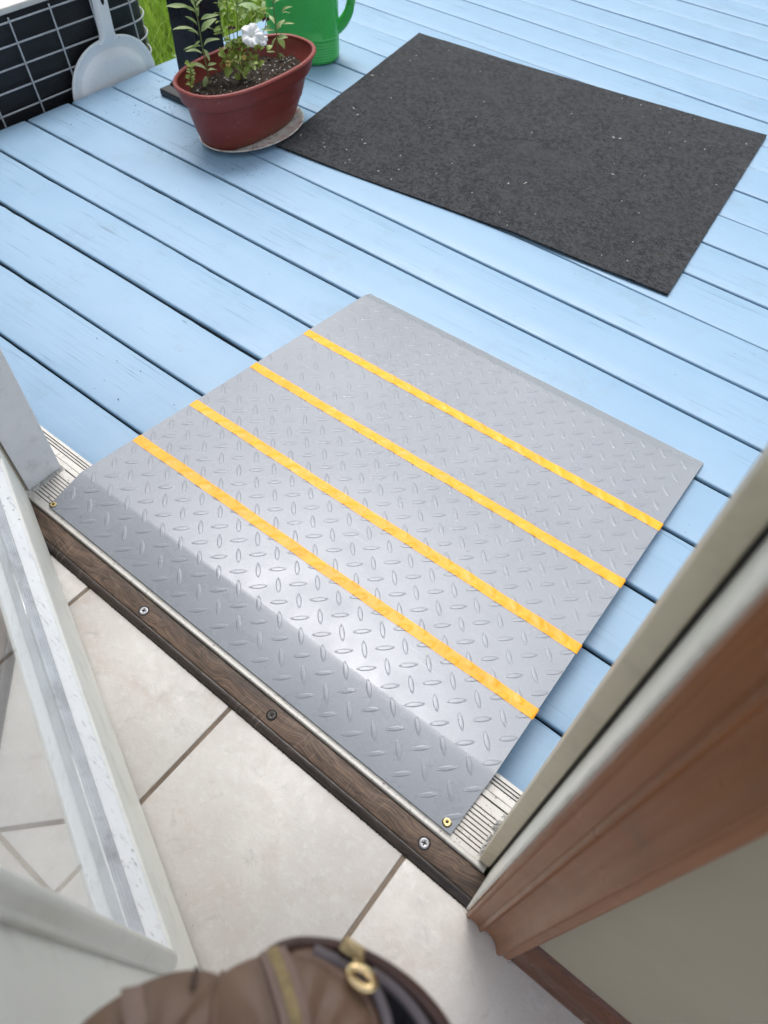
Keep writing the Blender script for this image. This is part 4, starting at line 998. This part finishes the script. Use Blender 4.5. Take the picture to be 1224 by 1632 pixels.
# ---- wire cage with black liner, board on top
cage = thing('wire_cage', 'black lined bin caged in pale rectangular wire mesh beside the deck', 'bin', (-1.75, .75, -.26))
CX, CY, CR = -1.372, 1.187, .10
def cpath(off, y0=.30):
    p = [(CX + off, y0)]
    p += [(CX + off, y0 + (CY - y0) * k / 10) for k in range(1, 11)]
    p += [(CX - CR + (CR + off) * math.cos(a), CY + (CR + off) * math.sin(a)) for a in (math.pi / 2 * k / 12 for k in range(1, 13))]
    p += [(CX - CR - .8 * k / 4, CY + CR + off) for k in range(1, 5)]
    p += [(CX - CR - .8, y0)]
    return p
ln = MB(); pth = cpath(-.010)
ln.rings([[Vector((x + (.004 * noise.noise((x * 9, y * 9, z * 9))), y, z)) for x, y in pth] for z in (-.25, -.12, 0, .08, .16, .232)])
build('liner', ln, M_LINER, cage, smooth=50)
wp = cpath(0)[:-1]
for k in range(6):
    z = .0105 + .0515 * (k - 1)
    pa = [Vector((x + .0015 * noise.noise((y * 5, z * 9, 3)), y, z + .002 * noise.noise((x * 4 + y * 4, z * 7, 1)))) for x, y in wp]
    build('wire', MB().tube(pa, .0025, 8), M_WIRE, cage, smooth=60)
acc = 0; L = 0
seg = []
for a, b in zip(wp, wp[1:]): seg.append((L, a, b)); L += math.dist(a, b)
def at_len(s):
    for l0, a, b in reversed(seg):
        if s >= l0:
            t = (s - l0) / math.dist(a, b); return (a[0] + (b[0] - a[0]) * t, a[1] + (b[1] - a[1]) * t)
s = (.8105 - .30) - .127 * 4 + .004
while s < L - .02:
    x, y = at_len(s); x2, y2 = at_len(min(L - .001, s + .006))
    nx, ny_ = (y2 - y), -(x2 - x); q = math.hypot(nx, ny_); nx, ny_ = nx / q * .0055, ny_ / q * .0055
    lean = .006
    pa = [Vector((x + nx, y + ny_ - lean * (z - .01) / .2 * 2, z)) for z in (-.25, -.1, .02, .13, .228)]
    build('wire', MB().tube(pa, .0024, 8), M_WIRE, cage, smooth=60)
    s += .1275
slab = build('top_board', MB().box(-1.95, -1.371, .22, 1.16, .2335, .2500), M_SLAB, None, loc=(-1.66, .75, .2335), bevel=.004)
tag(slab, 'pale grey board lying on top of the wire cage', 'board')

# ---- dustpan leaning on the cage
pan = thing('dustpan', 'white plastic dustpan standing against the black wire cage', 'dustpan', (-1.350, 1.063, -.02))
PX, PY, PZ = -1.3435, 1.0640, -.030
tilt = math.radians(-3)
def dp(a, h, n): return Vector((PX + n - (h) * math.sin(math.radians(5)), PY + a + h * .085, PZ + h * math.cos(math.radians(5))))
def arch(w_, h_, h0, n, nn=40, e=2.3):
    return [dp(w_ * math.copysign(abs(math.cos(t)) ** (2 / e), math.cos(t)), h0 + h_ * abs(math.sin(t)) ** (2 / e), n) for t in (math.pi * k / nn for k in range(nn + 1))]
sh = MB()
sh.rings([arch(.1565, .1400, 0, -.0045), arch(.1565, .1400, 0, .0005), arch(.1545, .1380, 0, .0012), arch(.1490, .1330, 0, .0008), arch(.1480, .1320, 0, .0002), arch(.128, .112, 0, -.004), arch(.1235, .107, 0, -.0015), arch(.116, .101, 0, .0035), arch(.09, .08, 0, .0045), arch(.03, .02, 0, .0045), arch(.005, .004, 0, .0045)], False)
bk = arch(.1565, .1400, 0, -.0050)
o = len(sh.v); sh.add(bk, [tuple(range(len(bk)))])
build('pan', sh, M_PAN, pan, smooth=50)
hm = MB()
def hrect(h, wd, t0, t1): return [dp(.005 + s * wd, h, n) for s, n in ((-1, t0), (1, t0), (1, t1 * .4), (.75, t1), (-.75, t1), (-1, t1 * .4))]
hm.rings([hrect(.130, .034, -.004, .006), hrect(.140, .028, -.004, .010), hrect(.150, .0245, -.004, .013), hrect(.17, .0235, -.004, .014), hrect(.235, .0225, -.004, .014), hrect(.30, .021, -.004, .013), hrect(.31, .018, -.004, .010)])
build('handle', hm, M_PAN, pan, smooth=40)
hh = MB(); hh.rings([[dp(.005 + .006 * math.cos(a), .238 + .016 * math.sin(a), n) for a in (2 * math.pi * k / 16 for k in range(16))] for n in (.0142, .0146)])
build('hang_hole', hh, M_HOLE, pan)

# ---- dirt crumbs scattered on the boards
cr = MB(); rc = random.Random(5)
def scatter(n, cx, cy, sx, sy, s0, s1):
    for k in range(n):
        x, y = rc.gauss(cx, sx), rc.gauss(cy, sy)
        if x < -1.325 or y < .05: continue
        if abs(((y - G1) / PITCH + .5) % 1 - .5) < .035: continue
        if -.90 < x < .43 and 1.08 < y < 2.13: continue
        if -.14 < x < .71 and y < .80: continue
        if (x + .826) ** 2 / .1165 ** 2 + (y - 1.122) ** 2 / .1685 ** 2 < 1.05: continue
        if -1.18 < x < -.95 and 1.08 < y < 1.33: continue
        s = rc.uniform(s0, s1); a = rc.random() * 6.28; e = rc.uniform(.35, 1)
        M = Matrix.Translation((x, y, .0008)) @ Matrix.Rotation(a, 4, 'Z')
        cr.add([M @ Vector(p) for p in ((s, 0, 0), (0, s * e, 0), (-s * .8, .2 * s, 0), (0, -s * e, 0), (0, 0, s * .6))], [(0, 1, 4), (1, 2, 4), (2, 3, 4), (3, 0, 4)])
scatter(70, -1.22, 1.02, .07, .12, .0008, .0026)
scatter(150, -.80, .96, .10, .05, .0006, .0020)
scatter(40, -1.10, 1.06, .05, .03, .0008, .0022)
scatter(60, -.6, .8, .35, .3, .0005, .0017)
scatter(60, .7, 1.2, .5, .5, .0005, .0017)
scatter(30, .2, 2.6, .8, .3, .0006, .002)
scatter(14, -.35, .25, .12, .1, .0008, .0022)
o = build('dirt_crumbs', cr, M_CRUMB, None); tag(o, 'dark dirt crumbs scattered over the blue boards', 'dirt', 'stuff')

# ================================================================== LAWN
gr = MB(); rg = random.Random(9)
def blade(x, y, h, w_, lean, az):
    dx, dy = math.cos(az), math.sin(az); px, py = -dy * w_, dx * w_
    b = Vector((x, y, -.26)); pts = []
    for t in (0, .4, .75, 1):
        c_ = b + Vector((dx * lean * t * t, dy * lean * t * t, h * (t - .25 * t * t * lean / max(h, .01))))
        k = (1 - t * .92)
        pts += [c_ + Vector((px * k, py * k, 0)), c_ - Vector((px * k, py * k, 0))]
    gr.add(pts, [(0, 1, 3, 2), (2, 3, 5, 4), (4, 5, 7, 6)])
for k in range(15000):
    x = rg.uniform(-3.4, -1.37); y = rg.uniform(1.0, 3.4)
    if x > -2.25 and y < 1.31: continue
    blade(x, y, rg.uniform(.10, .25), rg.uniform(.0022, .0055), rg.uniform(.03, .16), rg.random() * 6.28)
for k in range(6000):
    x = rg.uniform(-9, -1.4); y = rg.uniform(.5, 9)
    if -3.4 < x and y < 3.4: continue
    blade(x, y, rg.uniform(.10, .22), rg.uniform(.006, .012), rg.uniform(.03, .12), rg.random() * 6.28)
tag(build('grass', gr, M_GRASS, None), 'bright green grass growing beyond the deck edge', 'grass', 'stuff')
WEED = leaf_mesh('weed_leaf', m_leaf('weed_leaf_green', (.16, .27, .09), (.26, .36, .18), .3), .5, .3, .25)
rw = random.Random(14)
for (wx, wy, sz, n) in ((-1.62, 1.66, .12, 7), (-1.80, 2.02, .13, 7), (-1.56, 1.93, .10, 6), (-2.1, 2.3, .14, 7), (-1.47, 1.48, .08, 5)):
    wd = thing('weed', {-1.62: 'broad leaved weed in the grass nearest the wire cage', -1.80: 'pale broad weed deeper in the grass behind the dustpan', -1.56: 'small broad leaved weed in the grass beside the black stand', -2.1: 'large pale weed farthest back in the grass', -1.47: 'smallest weed in the grass at the deck edge'}[wx], 'weed', (wx, wy, -.26))
    hz = -.26 + rw.uniform(.10, .17)
    build('stem', MB().tube([(wx, wy, -.262), (wx + .004, wy, hz)], .003, 6), M_STEM, wd, smooth=60)
    for k in range(n):
        a = 6.28 * k / n + rw.uniform(-.3, .3)
        A = Vector((wx, wy, hz - .004 * k)); B = A + Vector((math.cos(a) * sz, math.sin(a) * sz, rw.uniform(-.02, .05))); d = B - A
        x = d.normalized(); zv = Vector((0, 0, 1)); yv = zv.cross(x).normalized(); zv = x.cross(yv); Lz = d.length
        inst('leaf', WEED, wd, Matrix(((x.x * Lz, yv.x * Lz, zv.x * Lz, A.x), (x.y * Lz, yv.y * Lz, zv.y * Lz, A.y), (x.z * Lz, yv.z * Lz, zv.z * Lz, A.z), (0, 0, 0, 1))))

# ================================================================== BAG (near foreground)
bag = thing('leather_bag', 'brown leather bag with gold zip pull, out of focus at the front', 'bag', (.7019, -.3364, .6429))
BO = Vector((.7019, -.3364, .6429))
bz = (Vector((.7245, -.3057, 1.0233)) - BO).normalized()          # the front panel faces up towards its wearer
bx = (Vector((.78644, .61664, .03564)) - bz * bz.dot(Vector((.78644, .61664, .03564)))).normalized(); by = bz.cross(bx)
BM = Matrix(((bx.x, by.x, bz.x, BO.x), (bx.y, by.y, bz.y, BO.y), (bx.z, by.z, bz.z, BO.z), (0, 0, 0, 1)))
K = .000266
def b(x, y, w_): return BM @ Vector(((x - 420) * K + (y - 1700) * .0000165, -(y - 1700) * K * .84, w_))
def resample(pts, n):
    P = [Vector((x, y, 0)) for x, y in pts]; P2 = P + [P[0]]
    Ls = [0]
    for a, c_ in zip(P2, P2[1:]): Ls.append(Ls[-1] + (c_ - a).length)
    out = []
    for k in range(n):
        s_ = Ls[-1] * k / n
        i = max(j for j in range(len(P)) if Ls[j] <= s_)
        out.append(P2[i].lerp(P2[i + 1], (s_ - Ls[i]) / (Ls[i + 1] - Ls[i])))
    for _ in range(2): out = [(out[k - 1] + out[k] * 2 + out[(k + 1) % n]) / 4 for k in range(n)]
    return [(p.x, p.y) for p in out]
def pillow(outline, cx, cy, h, depth, n=90, wb=0.0, wr=.0018, seed=0):
    o_ = resample(outline, n); rings = []
    for s_ in (.02, .2, .4, .58, .74, .86, .94, .985, 1.0):
        rings.append([b(cx + (x - cx) * s_, cy + (y - cy) * s_, wb + h * (1 - s_ ** 3.2) + wr * (noise.noise((x * .018, y * .018, seed)) * 2.2 + noise.noise((x * .05, y * .022, seed + 4)) * 1.4) * (1 - s_ ** 6)) for x, y in o_])
    for s_, w_ in ((.99, -.25), (.95, -.7), (.9, -1.0)):
        rings.append([b(cx + (x - cx) * s_, cy + (y - cy) * s_, wb + depth * w_) for x, y in o_])
    mb = MB(); mb.rings(rings, True, True, True); return mb
left_lobe = [(100, 1700), (112, 1655), (140, 1622), (175, 1594), (220, 1566), (262, 1550), (300, 1544), (338, 1550), (370, 1575), (380, 1640), (380, 1800), (340, 1890), (200, 1890), (120, 1800)]
build('side_pocket', pillow(left_lobe, 245, 1710, .014, .045, wb=-.008, seed=1), M_BAG, bag, smooth=60)
main = [(330, 1700), (334, 1620), (338, 1572), (352, 1548), (395, 1528), (440, 1510), (480, 1503), (512, 1508), (548, 1534), (585, 1560), (606, 1600), (618, 1660), (620, 1800), (600, 1900), (350, 1900)]
build('front_panel', pillow(main, 470, 1715, .014, .030, wb=0, seed=2), M_BAG, bag, smooth=60)
back = [(440, 1512), (478, 1499), (540, 1501), (600, 1521), (660, 1559), (705, 1603), (735, 1655), (752, 1730), (748, 1850), (700, 1910), (520, 1910), (460, 1700)]
build('back_panel', pillow(back, 610, 1720, -.004, .035, wb=-.022, seed=3), M_LINING, bag, smooth=60)
band = smooth_path([b(x, y, w_) for x, y, w_ in ((425, 1518, .001), (452, 1506, .002), (485, 1500, -.001), (540, 1503, -.004), (600, 1522, -.007), (660, 1560, -.009), (704, 1604, -.011), (733, 1655, -.012), (750, 1730, -.013), (746, 1850, -.013))], 6)
build('rim_band', MB().tube(band, [.0022 + .0008 * min(1, k / 12) for k in range(len(band))], 14), M_BAGD, bag, smooth=60)
inn = smooth_path([b(x, y, w_) for x, y, w_ in ((500, 1512, .002), (540, 1530, .001), (585, 1556, .002), (610, 1600, .003), (622, 1660, .002), (624, 1800, .002))], 6)
build('zip_tape', MB().tube(inn, .0024, 10), M_ZGREY, bag, smooth=60)
inn2 = smooth_path([b(x, y, w_) for x, y, w_ in ((600, 1545, -.006), (640, 1572, -.009), (676, 1612, -.011), (700, 1660, -.012), (712, 1740, -.013))], 6)
build('zip_tape', MB().tube(inn2, .0026, 10), M_ZGREY, bag, smooth=60)
def strip_on(pts, hw, lift, mat, name, teeth=False):
    P = smooth_path([Vector((x, y, w_)) for x, y, w_ in pts], 8); mb = MB(); rows = []
    for i, p in enumerate(P):
        t = (P[min(i + 1, len(P) - 1)] - P[max(i - 1, 0)]); t.z = 0; t.normalize(); nx, ny2 = -t.y, t.x
        rows.append([b(p.x + nx * hw * q, p.y + ny2 * hw * q, p.z + lift * (1 - q * q)) for q in (-1, -.5, 0, .5, 1)])
    mb.rings(rows, False); return build(name, mb, mat, bag, smooth=60)
zp = [(428, 1511, .0030), (440, 1540, .0092), (455, 1585, .0136), (468, 1635, .0160), (474, 1700, .0165), (474, 1760, .016)]
strip_on(zp, 23, .0012, M_ZTAPE, 'pocket_zip_tape')
tee = MB(); P = smooth_path([Vector(p) for p in zp], 14)
for i in range(2, len(P) - 1):
    p = P[i]; t = (P[i + 1] - P[i - 1]); t.z = 0; t.normalize()
    for sg in (-1, 1):
        q = Vector((p.x - t.y * sg * 4.2 + t.x * sg * 1.6, p.y + t.x * sg * 4.2 + t.y * sg * 1.6, p.z + .0018))
        M = Matrix.Translation(b(q.x, q.y, q.z)) @ BM.to_3x3().to_4x4() @ Matrix.Rotation(-math.atan2(t.y, t.x), 4, 'Z')
        tee.box(-.0004, .0004, -.0013, .0013, -.0005, .0009, 0, M)
o = build('zip_teeth', tee, M_GOLDD, bag); o['kind'] = 'stuff'
strip_on([(206, 1578, .0030), (212, 1605, .0050), (222, 1640, .0072), (226, 1700, .0076)], 17, .001, M_ZTAPE, 'leather_trim')
seam = smooth_path([b(x, y, w_) for x, y, w_ in ((352, 1551, -.002), (344, 1585, -.001), (340, 1630, .001), (338, 1700, .001))], 6)
build('seam_piping', MB().tube(seam, .0021, 8), M_BAG, bag, smooth=60)
seam = smooth_path([b(x, y, w_) for x, y, w_ in ((306, 1545, -.003), (304, 1562, .001), (303, 1580, .003))], 6)
build('seam_piping', MB().tube(seam, .0012, 8), M_BAGD, bag, smooth=60)
# zip slider and ring pull
sl_ = MB(); M = Matrix.Translation(b(566, 1512, .004)) @ BM.to_3x3().to_4x4() @ Matrix.Rotation(math.radians(-28), 4, 'Z')
sl_.box(-.0055, .0055, -.0032, .0032, -.003, .003, 0, M); sl_.box(-.0035, .0035, -.0016, .0016, .0031, .0058, 0, M)
build('zip_slider', sl_, M_GOLDD, bag, bevel=.001)
lk = MB(); lp = [b(574 + 5 * math.sin(t), 1532 - 14 * math.cos(t), .008 + .001 * math.sin(2 * t)) for t in (2 * math.pi * k / 20 for k in range(21))]
lk.tube(lp, .0012, 8); build('pull_link', lk, M_GOLDD, bag, smooth=60)
rg_ = MB(); lp = [b(577 + 19 * math.cos(t) + 4 * math.sin(t), 1562 + 17 * math.sin(t) + 5 * math.cos(t), .010) for t in (2 * math.pi * k / 36 for k in range(37))]
rg_.tube(lp, .0020, 12); build('ring_pull', rg_, M_GOLD, bag, smooth=60)

# stitching along the panel edges and the zip
st = MB()
def stitch(pts, n):
    P = smooth_path([Vector(p) for p in pts], 12)
    Ls = [0]
    for a_, c_ in zip(P, P[1:]): Ls.append(Ls[-1] + (c_ - a_).length)
    for k in range(n):
        d = Ls[-1] * (k + .5) / n; i = max(j for j in range(len(P) - 1) if Ls[j] <= d)
        q = P[i].lerp(P[i + 1], (d - Ls[i]) / max(1e-6, Ls[i + 1] - Ls[i])); t = (P[i + 1] - P[i]).normalized()
        M = Matrix.Translation(b(q.x, q.y, q.z)) @ BM.to_3x3().to_4x4() @ Matrix.Rotation(-math.atan2(t.y, t.x), 4, 'Z')
        st.box(-.0008, .0008, -.00025, .00025, -.0003, .0004, 0, M)
stitch([(402, 1530, .0062), (415, 1560, .0108), (428, 1605, .0146), (440, 1650, .0166), (444, 1700, .017)], 26)
stitch([(456, 1524, .0068), (470, 1555, .0115), (484, 1600, .0150), (494, 1650, .0168), (498, 1700, .017)], 26)
stitch([(470, 1522, .0066), (505, 1528, .0068), (540, 1552, .0066), (574, 1580, .0066), (592, 1615, .0068), (602, 1680, .0070)], 34)
o = build('stitching', st, M_ZTAPE, bag); o['kind'] = 'stuff'

# ================================================================== TREES BEYOND THE LAWN (unseen mass, added to darken the ramp's reflections)
hg = MB(); rh = random.Random(4)
for k in range(9500):
    x = rh.uniform(-14, 14); h = 5.6 + 1.3 * math.sin(x * .9) + .7 * math.sin(x * 2.3 + 1)
    z = rh.uniform(-.2, h); y = 8.6 + rh.uniform(-.8, 1.2) - .5 * math.sin(z * .8) + .4 * math.sin(x * 1.7)
    s_ = rh.uniform(.12, .26); M = Matrix.Translation((x, y, z)) @ Euler((rh.uniform(0, 3), rh.uniform(0, 3), rh.uniform(0, 6))).to_matrix().to_4x4()
    hg.add([M @ Vector(p) for p in ((-s_, 0, 0), (0, -s_ * .5, .03), (s_, 0, 0), (0, s_ * .5, .03))], [(0, 1, 2, 3)])
tag(build('unseen_trees', hg, M_GRASS, None), 'unseen green tree mass added beyond the lawn for the ramp reflections', 'trees', 'stuff')
